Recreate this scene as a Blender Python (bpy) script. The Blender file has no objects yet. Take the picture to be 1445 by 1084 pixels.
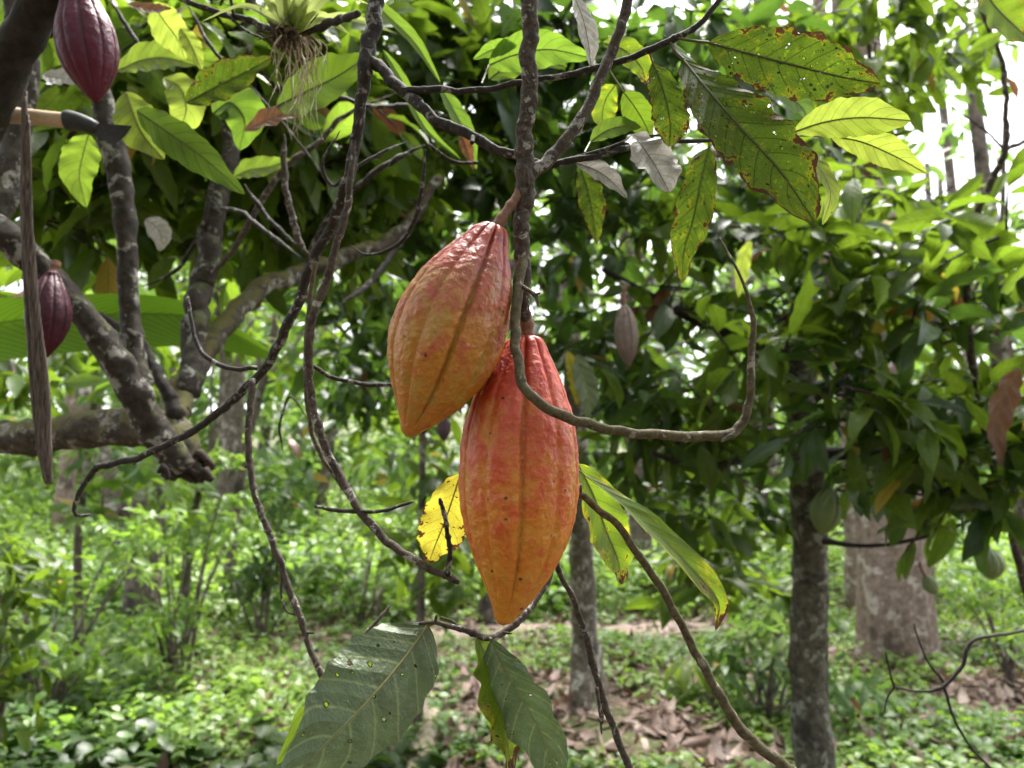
import bpy, math, random
import numpy as np
from mathutils import Vector, noise as mnoise

R = np.random.default_rng(7)
sc = bpy.context.scene
COL = sc.collection

# ------------------------------------------------------------------ camera maths
CAM_Z, PITCH, FPX = 1.6, math.radians(8.0), 1051.0
CP, SP = math.cos(PITCH), math.sin(PITCH)

def P(px, py, d):
    xc = (px - 722.5) / FPX * d
    yc = -(py - 542.0) / FPX * d
    return np.array([xc, d * CP - yc * SP, CAM_Z + d * SP + yc * CP])

def ground_z(x, y):
    x = np.asarray(x, float); y = np.asarray(y, float)
    z = 0.05 * np.sin(x * 1.3 + 0.7) * np.cos(y * 0.9) + 0.03 * np.sin(x * 3.1 + y * 2.3)
    rise = np.clip(y - 8.0, 0, None)
    side = 0.075 + 0.045 / (1 + np.exp((x + 1.0) * 0.6))
    return z + rise * side * np.clip(rise / 6.0, 0, 1)

def on_ground(px, d):
    x = (px - 722.5) / FPX * d
    y = d * 1.0
    return np.array([x, y, float(ground_z(x, y))])

VIEW = np.array([0, CP, SP])
def unit(v):
    v = np.asarray(v, float)
    return v / (np.linalg.norm(v, axis=-1, keepdims=True) + 1e-12)

# ------------------------------------------------------------------ mesh builder
class MB:
    def __init__(s):
        s.v, s.f, s.uv, s.r, s.a, s.m, s.n = [], [], [], [], [], [], 0
    def add(s, v, f, uv=None, rnd=0.0, att=None, mat=0):
        v = np.asarray(v, float).reshape(-1, 3); f = np.asarray(f, int).reshape(-1, 4)
        k = len(v)
        s.v.append(v); s.f.append(f + s.n); s.n += k
        s.uv.append(np.zeros((k, 2)) if uv is None else np.asarray(uv, float).reshape(-1, 2))
        s.r.append(np.broadcast_to(np.asarray(rnd, float), (k,)))
        s.a.append(np.zeros(k) if att is None else np.asarray(att, float))
        s.m.append(np.full(len(f), mat, int))
    def build(s, name, mats, parent=None, base=None, smooth=True):
        me = bpy.data.meshes.new(name)
        V = np.concatenate(s.v); F = np.concatenate(s.f); UV = np.concatenate(s.uv)
        if base is None and parent is not None:
            base = np.array(parent.location); up_ = parent.parent
            while up_ is not None: base = base + np.array(up_.location); up_ = up_.parent
        if base is not None:
            V = V - np.asarray(base)
        me.vertices.add(len(V)); me.vertices.foreach_set('co', V.astype(np.float32).ravel())
        me.loops.add(F.size); me.loops.foreach_set('vertex_index', F.astype(np.int32).ravel())
        me.polygons.add(len(F))
        me.polygons.foreach_set('loop_start', np.arange(0, F.size, 4, dtype=np.int32))
        me.polygons.foreach_set('material_index', np.concatenate(s.m).astype(np.int32))
        me.polygons.foreach_set('use_smooth', np.full(len(F), smooth, bool))
        uvl = me.uv_layers.new(name='uv')
        uvl.data.foreach_set('uv', UV[F.ravel()].astype(np.float32).ravel())
        at = me.attributes.new('rnd', 'FLOAT', 'POINT'); at.data.foreach_set('value', np.concatenate(s.r).astype(np.float32))
        at = me.attributes.new('furrow', 'FLOAT', 'POINT'); at.data.foreach_set('value', np.concatenate(s.a).astype(np.float32))
        me.update(calc_edges=True); me.validate()
        for m in (mats if isinstance(mats, (list, tuple)) else [mats]):
            me.materials.append(m)
        o = bpy.data.objects.new(name, me); COL.objects.link(o)
        if parent is not None:
            o.parent = parent
        elif base is not None:
            o.location = base
        return o

def tag(o, label, cat=None, group=None, kind=None):
    if label: o['label'] = label
    if cat: o['category'] = cat
    if group: o['group'] = group
    if kind: o['kind'] = kind
    return o

def thing(name, label, cat, base, group=None):
    o = bpy.data.objects.new(name, None); COL.objects.link(o)
    o.location = [float(c) for c in base]; o.empty_display_size = 0.05
    return tag(o, label, cat, group)

def copy_tree(o, parent=None):
    c = o.copy(); COL.objects.link(c)
    if parent is not None: c.parent = parent
    for ch in list(o.children): copy_tree(ch, c)
    return c

# ------------------------------------------------------------------ geometry helpers
def spline(pts, n_per=8):
    """Catmull-Rom through rows of pts (any number of columns)."""
    p = np.asarray(pts, float)
    if len(p) < 3:
        t = np.linspace(0, 1, n_per + 1)[:, None]
        return p[0] * (1 - t) + p[-1] * t
    q = np.vstack([2 * p[0] - p[1], p, 2 * p[-1] - p[-2]])
    out = []
    for i in range(1, len(q) - 2):
        t = np.linspace(0, 1, n_per, endpoint=False)[:, None]
        a, b, c, d = q[i - 1], q[i], q[i + 1], q[i + 2]
        out.append(0.5 * (2 * b + (c - a) * t + (2 * a - 5 * b + 4 * c - d) * t ** 2 + (3 * b - a - 3 * c + d) * t ** 3))
    out.append(p[-1][None])
    return np.vstack(out)

def frames(p, ref=None):
    T = unit(np.gradient(p, axis=0))
    ref = -VIEW if ref is None else np.asarray(ref, float)
    A = np.zeros_like(p)
    a = ref - T[0] * ref.dot(T[0])
    if np.linalg.norm(a) < 1e-3: a = np.array([1.0, 0, 0]) - T[0] * T[0][0]
    a = unit(a)
    for i in range(len(p)):
        a = a - T[i] * a.dot(T[i]); a = unit(a); A[i] = a
    return T, A, np.cross(T, A)

def grid_faces(nr, nc, wrap):
    i = np.arange(nr - 1)[:, None]; j = np.arange(nc if wrap else nc - 1)[None]
    j2 = (j + 1) % nc
    return np.stack([i * nc + j, i * nc + j2, (i + 1) * nc + j2, (i + 1) * nc + j], -1).reshape(-1, 4)

def tube(mb, pts, rad, sides=10, rough=0.06, nodes=0.0, seed=0, mat=0, rnd=None, cap=True, nodeamp=0.22, lump=0.0):
    p = np.asarray(pts, float); n = len(p); rad = np.broadcast_to(np.asarray(rad, float), (n,)).copy()
    rg = np.random.default_rng(seed + 11)
    s = np.concatenate([[0], np.cumsum(np.linalg.norm(np.diff(p, axis=0), axis=1))])
    if nodes > 0:
        x = rg.uniform(0.3, 1) * nodes
        while x < s[-1]:
            w = max(rad.mean() * 0.55, 0.0012)
            rad *= 1 + nodeamp * rg.uniform(0.5, 1.2) * np.exp(-((s - x) / w) ** 2)
            x += nodes * rg.uniform(0.55, 1.5)
    T, A, B = frames(p)
    th = np.linspace(0, 2 * np.pi, sides, endpoint=False)
    ph = rg.uniform(0, 6.28, 8)
    rr = rad[:, None] * (1 + rough * (np.sin(th[None] * 2 + ph[0] + s[:, None] * 9) + 0.7 * np.sin(th[None] * 3 + ph[1] - s[:, None] * 23)
                                     + 0.5 * np.sin(th[None] + ph[2] + s[:, None] * 41)))
    if lump > 0:
        q = p[:, None] + (np.cos(th)[None, :, None] * A[:, None] + np.sin(th)[None, :, None] * B[:, None]) * rad[:, None, None]
        k = 1.0 / max(rad.mean(), 1e-4)
        N = np.array([[mnoise.noise(Vector(w * k * 0.9) + Vector((seed, 0, 0))) + 0.5 * mnoise.noise(Vector(w * k * 2.3)) for w in row] for row in q])
        rr = rr * (1 + lump * N)
    v = p[:, None] + rr[..., None] * (np.cos(th)[None, :, None] * A[:, None] + np.sin(th)[None, :, None] * B[:, None])
    uv = np.stack([np.broadcast_to(th[None] / (2 * np.pi), rr.shape), np.broadcast_to(s[:, None], rr.shape)], -1)
    v = v.reshape(-1, 3); uv = uv.reshape(-1, 2)
    f = grid_faces(n, sides, True)
    if cap:
        k = len(v)
        v = np.vstack([v, p[0] - T[0] * rad[0] * 0.3, p[-1] + T[-1] * rad[-1] * 0.3]); uv = np.vstack([uv, [[0, 0], [0, s[-1]]]])
        j = np.arange(0, sides)
        f0 = np.stack([np.full(sides, k), (j + 1) % sides, j, j], -1)
        e = (n - 1) * sides
        # caps as triangles stored as degenerate-free quads: pair neighbouring triangles
        if sides % 2 == 0:
            jj = np.arange(0, sides, 2)
            f0 = np.stack([np.full(len(jj), k), (jj + 2) % sides, jj + 1, jj], -1)
            f1 = np.stack([np.full(len(jj), k + 1), e + jj, e + jj + 1, e + (jj + 2) % sides], -1)
            f = np.vstack([f, f0, f1])
    mb.add(v, f, uv, rg.uniform() if rnd is None else rnd, mat=mat)

def pxpath(rows, n_per=8):
    """rows: (px, py, depth, radius_px) -> resampled points and radii in metres."""
    q = spline([list(P(x, y, d)) + [r / FPX * d] for x, y, d, r in rows], n_per)
    return q[:, :3], np.abs(q[:, 3])

def leaf_profile(t, kind='cacao'):
    if kind == 'strap':
        return np.clip(np.minimum(1.0, 6 * t + 0.35) * (1 - t ** 3) + 0.02, 0.02, None)
    if kind == 'banana':
        return np.clip(np.minimum(1.0, 4 * t + 0.3) * (1 - t ** 4) ** 0.8, 0.02, None)
    if kind == 'blunt':
        return np.clip(np.sin(np.pi * np.clip(t, 0, 1) ** 1.18) ** 0.58 * (0.9 + 0.1 * t) + 0.05 * np.sin(t * 19) * t, 0.012, None)
    w = np.sin(np.pi * np.clip(t, 0, 1) ** 0.92) ** 0.72
    tail = 0.10 * np.exp(-((t - 0.93) / 0.06) ** 2)
    return np.clip(w * (1 - 0.35 * np.clip(t - 0.72, 0, 1) / 0.28) + tail * 0.6, 0.012, None)

def leaf_surface(mid, S, N, W, nu=6, fold=(0.25, 0.25), wave=0.10, kwave=5.0, seed=0, kind='cacao', ragged=0.03, cup=0.0):
    n = len(mid); rg = np.random.default_rng(seed)
    t = np.linspace(0, 1, n); u = np.linspace(-1, 1, 2 * nu + 1)
    w = W * leaf_profile(t, kind)
    rag = 1 + ragged * (np.sin(t * 37 + rg.uniform(0, 6)) + np.sin(t * 71 + rg.uniform(0, 6)) * 0.7)[:, None] * np.abs(u)[None] ** 3
    ph = rg.uniform(0, 6.28, 2)
    fl = np.where(u < 0, fold[0], fold[1])
    au = np.abs(u)
    out = w[:, None] * u[None] * np.cos(fl)[None] * rag
    up = w[:, None] * au[None] * np.sin(fl)[None]
    side_phase = np.where(u < 0, ph[0], ph[1])
    up = up + W * wave * np.sin(2 * np.pi * kwave * (t[:, None] - 0.12 * au[None]) + side_phase[None]) * au[None] ** 1.6 * np.clip(t * 5, 0, 1)[:, None] * np.clip((1 - t) * 6, 0, 1)[:, None]
    up = up - cup * w[:, None] * au[None] ** 2
    v = mid[:, None] + S[:, None] * out[..., None] + N[:, None] * up[..., None]
    uv = np.stack([np.broadcast_to((u + 1) / 2, out.shape), np.broadcast_to(t[:, None], out.shape)], -1)
    return v.reshape(-1, 3), grid_faces(n, 2 * nu + 1, False), uv.reshape(-1, 2)

def px_leaf(rows, wpx, roll=0.0, fold=(0.25, 0.25), wave=0.08, kwave=5.0, seed=0, mats=None, parent=None, name='leaf', petiole=None,
            kind='cacao', ragged=0.03, twist=0.0, n_per=12, cup=0.0, label=None, nu=7):
    """A leaf along a midrib given in photo pixels + depth, half width wpx, rolled about its midrib."""
    q = spline([P(*r[:3]) for r in rows], n_per)
    T = unit(np.gradient(q, axis=0)); n = len(q)
    dmean = np.mean([r[2] for r in rows]); W = wpx / FPX * dmean
    back = np.array([0, -CP, -SP])
    S0 = unit(np.cross(T, np.broadcast_to(back, T.shape))); N0 = np.cross(S0, T)
    a = roll + twist * np.linspace(-0.5, 0.5, n)
    S = S0 * np.cos(a)[:, None] + N0 * np.sin(a)[:, None]
    N = np.cross(S, T)
    mb = MB(); rg = np.random.default_rng(seed + 5); r = rg.uniform()
    v, f, uv = leaf_surface(q, S, N, W, nu, fold, wave, kwave, seed, kind, ragged, cup)
    mb.add(v, f, uv, r)
    if kind in ('cacao', 'blunt'):
        rr = np.linspace(max(W * 0.032, 0.0006), 0.0003, n)
        tube(mb, q - N * rr[:, None] * 0.25, rr, 6, 0.0, 0, seed, mat=1, rnd=r, cap=False)
    if petiole is not None:
        p, rad = pxpath([(x, y, d, 3.0 if i == 0 else 2.2) for i, (x, y, d) in enumerate(list(petiole) + [rows[0][:3]])], 5)
        rad = rad * 0 + max(W * 0.045, 0.0009)
        tube(mb, p, rad, 6, 0.03, 0, seed, mat=1, rnd=r, cap=False)
    o = mb.build(name, mats, parent)
    if label: o['label'] = label
    return o

# --- many leaves in one mesh
def make_proto(nl, nu, W, droop, fold, wave, seed, kind='cacao'):
    t = np.linspace(0, 1, nl)
    y = np.sin(t * droop) / droop; z = -(1 - np.cos(t * droop)) / droop
    mid = np.stack([0.03 * np.sin(t * 3 + seed), y, z], -1)
    T = unit(np.gradient(mid, axis=0)); S = np.tile([1.0, 0, 0], (nl, 1)); N = np.cross(S, T)
    return leaf_surface(mid, S, N, W, nu, (fold, fold * 0.8), wave, 4.0, seed, kind, 0.02)

PROTO_HI = [make_proto(8, 2, 0.15 + 0.02 * (i % 3), 0.5 + 0.25 * (i % 4), 0.2 + 0.12 * (i % 3), 0.12, i) for i in range(8)]
PROTO_LO = [make_proto(5, 1, 0.16 + 0.02 * (i % 3), 0.4 + 0.3 * (i % 3), 0.25, 0.0, i) for i in range(5)]
PROTO_HERB = [make_proto(4, 1, 0.27 + 0.04 * (i % 3), 0.5 + 0.3 * (i % 3), 0.2, 0.0, i) for i in range(5)]

class Leaves:
    def __init__(s): s.p, s.d, s.u, s.l, s.r = [], [], [], [], []
    def add(s, pos, dirs, up, length, rnd):
        s.p.append(pos); s.d.append(unit(dirs)); s.u.append(up); s.l.append(length); s.r.append(rnd)
    def flush(s, mb, protos, rg, mat=0):
        if not s.p: return
        p = np.concatenate(s.p); d = np.concatenate(s.d); u = np.concatenate(s.u); l = np.concatenate(s.l); r = np.concatenate(s.r)
        X = unit(np.cross(d, u)); Z = np.cross(X, d)
        k = rg.integers(0, len(protos), len(p))
        for i, (pv, pf, puv) in enumerate(protos):
            m = np.where(k == i)[0]
            if not len(m): continue
            M = np.stack([X[m], d[m], Z[m]], -1) * l[m][:, None, None]
            v = np.einsum('nij,kj->nki', M, pv) + p[m][:, None]
            f = pf[None] + (np.arange(len(m)) * len(pv))[:, None, None]
            mb.add(v.reshape(-1, 3), f.reshape(-1, 4), np.tile(puv, (len(m), 1)), np.repeat(r[m], len(pv)), mat=mat)

def clump(L, twigs, rg, c, r, ntw, nlf, ln, flat=0.45, hang=0.24, tint=(0.0, 1.0), out=None):
    """Twigs round a centre, each carrying alternate drooping leaves."""
    c = np.asarray(c, float)
    dirs = unit(rg.normal(size=(ntw, 3)) * [1, 1, flat] + [0, 0, 0.12] + (0 if out is None else np.asarray(out)))
    st = c + unit(rg.normal(size=(ntw, 3))) * r * rg.uniform(0, 0.45, (ntw, 1))
    lens = r * rg.uniform(0.55, 1.15, ntw)
    s = np.tile(np.linspace(0.25, 1.0, nlf), (ntw, 1)) + rg.uniform(-0.05, 0.05, (ntw, nlf))
    sag = -0.35 * lens[:, None] * s ** 2 * 0.6
    pos = st[:, None] + dirs[:, None] * (lens[:, None] * s)[..., None]
    pos[..., 2] += sag
    side = unit(np.cross(dirs, np.array([0.05, 0.03, 1.0])))
    sg = np.where(np.arange(nlf) % 2 == 0, 1.0, -1.0)
    dd = dirs[:, None] * 0.55 + side[:, None] * (sg * 0.75)[None, :, None] + rg.normal(size=(ntw, nlf, 3)) * 0.45
    dd[..., 2] -= hang * rg.uniform(-0.8, 3.2, (ntw, nlf))
    up = np.array([0, 0, 1.0]) + rg.normal(size=(ntw, nlf, 3)) * 0.6
    k = ntw * nlf
    base = rg.uniform(tint[0], tint[1])
    L.add(pos.reshape(k, 3), dd.reshape(k, 3), up.reshape(k, 3), ln * rg.uniform(0.6, 1.25, k), np.clip(base * 0.5 + 0.5 * rg.uniform(tint[0], tint[1], k), 0, 1) + np.where(rg.uniform(size=k) > 0.985, 2.0, 0))
    if twigs is not None:
        for i in range(ntw):
            tt = np.linspace(0, 1, 4)
            q = st[i] + dirs[i] * (lens[i] * tt)[:, None]; q[:, 2] += -0.35 * lens[i] * tt ** 2 * 0.6
            tube(twigs, q, np.linspace(0.006, 0.0025, 4) * max(1, ln / 0.3), 4, 0, 0, i, cap=False)

# ------------------------------------------------------------------ materials
class G:
    def __init__(s, name):
        s.m = bpy.data.materials.new(name); s.m.use_nodes = True; s.t = s.m.node_tree; s.t.nodes.clear()
        s.out = s.t.nodes.new('ShaderNodeOutputMaterial')
    def n(s, typ, ins=None, out=0, **props):
        nd = s.t.nodes.new('ShaderNode' + typ)
        for k, v in props.items(): setattr(nd, k, v)
        for k, v in (ins or {}).items(): s.set(nd.inputs[k], v)
        return nd.outputs[out] if out is not None else nd
    def set(s, sock, v):
        if isinstance(v, bpy.types.NodeSocket): s.t.links.new(v, sock)
        else:
            if isinstance(v, (tuple, list)) and len(v) == 3 and sock.type == 'RGBA': v = (*v, 1)
            sock.default_value = v
    def math(s, op, a, b=0.0, c=0.0, clamp=False):
        return s.n('Math', {0: a, 1: b, 2: c}, operation=op, use_clamp=clamp)
    def mix(s, f, a, b, mode='MIX'):
        return s.n('MixRGB', {0: f, 1: a, 2: b}, blend_type=mode)
    def ramp(s, f, stops, interp='LINEAR'):
        nd = s.n('ValToRGB', {0: f}, out=None)
        cr = nd.color_ramp; cr.interpolation = interp
        while len(cr.elements) > 1: cr.elements.remove(cr.elements[-1])
        cr.elements[0].position = stops[0][0]; cr.elements[0].color = (*stops[0][1], 1)
        for p, c in stops[1:]:
            e = cr.elements.new(p); e.color = (*c, 1)
        return nd.outputs[0]
    def step(s, x, lo, hi):
        return s.n('MapRange', {0: x, 1: lo, 2: hi, 3: 0.0, 4: 1.0}, interpolation_type='SMOOTHSTEP')
    def noise(s, vec, scale, detail=4, rough=0.55, dist=0.0, out=0):
        return s.n('TexNoise', {'Vector': vec, 'Scale': scale, 'Detail': detail, 'Roughness': rough, 'Distortion': dist}, out=out)
    def obj(s): return s.n('TexCoord', out=3)
    def attr(s, name): return s.n('Attribute', out=2, attribute_name=name)
    def vmul(s, v, k):
        return s.n('VectorMath', {0: v, 1: k}, operation='MULTIPLY')
    def vadd(s, v, k):
        return s.n('VectorMath', {0: v, 1: k}, operation='ADD')
    def bump(s, h, strength, dist):
        return s.n('Bump', {'Strength': strength, 'Distance': dist, 'Height': h})
    def pbr(s, col, rough=0.6, bump=None, spec=0.5, **kw):
        ins = {'Base Color': col, 'Roughness': rough, 'Specular IOR Level': spec}
        if bump is not None: ins['Normal'] = bump
        ins.update(kw)
        return s.n('BsdfPrincipled', ins)
    def done(s, sh):
        s.t.links.new(sh, s.out.inputs[0]); return s.m

def leaf_mat(name, cols, trans, vein, vein_w=0.05, vein_k=10.0, rough=0.42, tr=0.42, brown=None, holes=None, speck=0.0, dead=(0.06, 0.025, 0.012),
             bump=0.35, network=False, spec=0.4, yellow=None, sheen=0.0, odd=None, halo_c=((0.30, 0.20, 0.02), (0.7, 0.5, 0.02)), pale=0.0):
    g = G(name)
    uv = g.n('UVMap', out=0); sep = g.n('SeparateXYZ', {0: uv}, out=None)
    u, v = sep.outputs[0], sep.outputs[1]
    r = g.attr('rnd')
    a = g.math('ABSOLUTE', g.math('MULTIPLY_ADD', u, 2.0, -1.0))
    vec = g.n('CombineXYZ', {0: g.math('MULTIPLY_ADD', u, 1.0, g.math('MULTIPLY', r, 37.0)), 1: g.math('MULTIPLY', v, 2.6), 2: g.math('MULTIPLY', r, 11.0)})
    bend = g.math('MULTIPLY', g.math('POWER', a, 1.25), 0.17 * vein_k)
    ph = g.math('FRACT', g.math('ADD', g.math('SUBTRACT', g.math('MULTIPLY', v, vein_k), bend), g.math('MULTIPLY', g.math('GREATER_THAN', u, 0.5), 0.35)))
    dl = g.math('ABSOLUTE', g.math('SUBTRACT', ph, 0.5))
    lat = g.math('SUBTRACT', 1.0, g.step(dl, 0.0, vein_w))
    mid = g.math('SUBTRACT', 1.0, g.step(a, 0.012, 0.05))
    veins = g.math('MAXIMUM', g.math('MULTIPLY', lat, 0.85), mid)
    col = g.ramp(g.n('MapRange', {0: r, 1: 0.0, 2: 1.0}), cols)
    n1 = g.noise(vec, 3.0, 5, 0.6)
    dark = g.mix(1.0, col, (0.62, 0.62, 0.6), 'MULTIPLY')
    col = g.mix(g.step(n1, 0.35, 0.7), dark, col)
    tcol = g.mix(0.35, trans, g.mix(1.0, col, (3, 3, 3), 'MULTIPLY'))
    if odd is not None:
        od = g.math('GREATER_THAN', r, 1.2)
        rr = g.math('FRACT', r)
        oc = g.ramp(rr, odd)
        col = g.mix(od, col, oc); tcol = g.mix(od, tcol, g.mix(1.0, oc, (1.6, 1.6, 1.6), 'MULTIPLY'))
    if yellow is not None:
        yk = g.step(g.math('ADD', g.noise(vec, 2.2, 3), g.math('MULTIPLY', a, yellow[1])), yellow[0], yellow[0] + 0.22)
        col = g.mix(yk, col, (0.34, 0.30, 0.02)); tcol = g.mix(yk, tcol, (0.75, 0.62, 0.03))
    col = g.mix(g.math('MULTIPLY', veins, 0.75), col, vein)
    tcol = g.mix(g.math('MULTIPLY', veins, 0.9), tcol, g.mix(1.0, vein, (0.8, 0.9, 0.6), 'MULTIPLY'))
    if network:
        vn = g.n('TexVoronoi', {'Vector': vec, 'Scale': 26.0}, feature='DISTANCE_TO_EDGE')
        nw = g.math('SUBTRACT', 1.0, g.step(vn, 0.0, 0.09))
        col = g.mix(g.math('MULTIPLY', nw, 0.25), col, vein)
        tcol = g.mix(g.math('MULTIPLY', nw, 0.4), tcol, (0.05, 0.09, 0.01))
    if pale:
        pk = g.math('MULTIPLY', g.step(g.noise(vec, 9.0, 6, 0.75), 0.56, 0.68), pale)
        col = g.mix(pk, col, g.mix(1.0, col, (2.2, 2.0, 1.6), 'MULTIPLY')); tcol = g.mix(pk, tcol, g.mix(1.0, tcol, (2.4, 2.1, 1.4), 'MULTIPLY'))
    if speck:
        sn = g.step(g.noise(vec, 34.0, 4, 0.75), 0.54, 0.66)
        f = g.math('MULTIPLY', sn, speck)
        col = g.mix(f, col, (0.05, 0.055, 0.02)); tcol = g.mix(f, tcol, (0.03, 0.035, 0.006))
    if sheen:
        gm = g.math('MULTIPLY', g.step(g.noise(vec, 7.0, 6, 0.7), 0.42, 0.62), sheen)
        col = g.mix(gm, col, (0.30, 0.30, 0.28))
    h = g.math('ADD', g.math('MULTIPLY', g.math('SINE', g.math('MULTIPLY', ph, math.pi)), -0.4), g.math('MULTIPLY', g.noise(vec, 14.0, 4), 0.5))
    alpha = 1.0
    if brown is not None:
        e = g.math('ADD', g.math('MULTIPLY', g.math('POWER', a, 5.0), brown[1]), g.math('MULTIPLY', g.math('POWER', v, 7.0), brown[2]))
        bk = g.step(g.math('ADD', g.noise(vec, 5.0, 6, 0.62), e), brown[0], brown[0] + 0.035)
        halo = g.step(g.math('ADD', g.noise(vec, 5.0, 6, 0.62), e), brown[0] - 0.05, brown[0] + 0.02)
        tcol = g.mix(g.math('MULTIPLY', halo, 0.7), tcol, halo_c[1]); col = g.mix(g.math('MULTIPLY', halo, 0.6), col, halo_c[0])
        col = g.mix(bk, col, dead); tcol = g.mix(bk, tcol, tuple(c * 0.8 for c in dead))
    sh = g.pbr(col, rough, g.bump(h, bump, 0.004), spec)
    tl = g.n('BsdfTranslucent', {0: tcol})
    s = g.n('MixShader', {0: tr, 1: sh, 2: tl})
    if holes is not None:
        hv = g.n('TexVoronoi', {'Vector': g.vadd(vec, g.vmul(g.noise(vec, 22.0, 3, out=1), (0.05, 0.05, 0.0))), 'Scale': holes[1], 'Randomness': 1.0}, out=None)
        hs = g.n('SeparateColor', {0: hv.outputs[1]}, out=None)
        rad = g.math('MULTIPLY', g.math('MULTIPLY_ADD', hs.outputs[1], 0.26, 0.06), g.math('GREATER_THAN', hs.outputs[0], holes[0]))
        hk = g.math('LESS_THAN', hv.outputs[0], rad)
        rim = g.math('LESS_THAN', hv.outputs[0], g.math('MULTIPLY', rad, 1.35))
        s = g.n('MixShader', {0: rim, 1: s, 2: g.n('BsdfDiffuse', {0: (0.03, 0.02, 0.008)})})
        s = g.n('MixShader', {0: hk, 1: s, 2: g.n('BsdfTransparent')})
    return g.done(s)

def bark_mat(name, c1, c2, lichen, moss=None, lich=0.56, scale=1.0, rings=False, mossk=0.6, dark=(0.012, 0.009, 0.007)):
    g = G(name); v = g.obj()
    n1 = g.noise(v, 34 * scale, 6, 0.65); n2 = g.noise(v, 9 * scale, 4, 0.6, 0.6); n3 = g.noise(v, 120 * scale, 5, 0.65)
    col = g.mix(g.step(n1, 0.3, 0.7), c1, c2)
    col = g.mix(g.math('MULTIPLY', g.step(n3, 0.56, 0.72), 0.6), col, dark)
    lk = g.math('MULTIPLY', g.step(n2, lich, lich + 0.05), g.step(n1, 0.38, 0.52))
    col = g.mix(g.math('MULTIPLY', lk, 0.85), col, lichen)
    l2 = g.step(g.noise(g.vadd(v, (3.3, 1.7, 9.1)), 22 * scale, 5, 0.6), lich + 0.06, lich + 0.1)
    col = g.mix(g.math('MULTIPLY', l2, 0.6), col, tuple(c * 0.8 for c in lichen))
    dk = g.step(g.noise(g.vadd(v, (7.3, 4.7, 2.1)), 6 * scale, 4, 0.65), 0.55, 0.66)
    col = g.mix(g.math('MULTIPLY', dk, 0.75), col, dark)
    if moss is not None:
        nz = g.n('SeparateXYZ', {0: g.n('NewGeometry', out=1)}, out=2)
        mk = g.math('MULTIPLY', g.step(g.math('ADD', g.noise(v, 14 * scale, 5, 0.7), g.math('MULTIPLY', nz, 0.18)), mossk, mossk + 0.12), 0.9)
        col = g.mix(mk, col, moss)
    h = g.math('ADD', n1, g.math('MULTIPLY', n3, 0.5))
    if rings:
        uv = g.n('SeparateXYZ', {0: g.n('UVMap')}, out=1)
        w1 = g.noise(g.n('CombineXYZ', {0: g.math('MULTIPLY', g.math('ADD', uv, g.math('MULTIPLY', n2, 0.004)), 190.0), 1: 0.0, 2: 0.0}), 1.0, 2, 0.5)
        w = g.math('MULTIPLY', g.step(w1, 0.60, 0.70), g.step(n1, 0.35, 0.6))
        col = g.mix(g.math('MULTIPLY', w, 0.35), col, dark); h = g.math('SUBTRACT', h, g.math('MULTIPLY', w, 0.35))
    return g.done(g.pbr(col, 0.8, g.bump(h, 0.9, 0.006 / scale), 0.3))

def plain_mat(name, c1, c2, scale, rough=0.7, bump=0.3, stretch=(1, 1, 1), spec=0.4, metal=0.0):
    g = G(name); v = g.vmul(g.obj(), stretch)
    n = g.noise(v, scale, 6, 0.62)
    return g.done(g.pbr(g.mix(g.step(n, 0.3, 0.7), c1, c2), rough, g.bump(n, bump, 0.002), spec, Metallic=metal))

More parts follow.
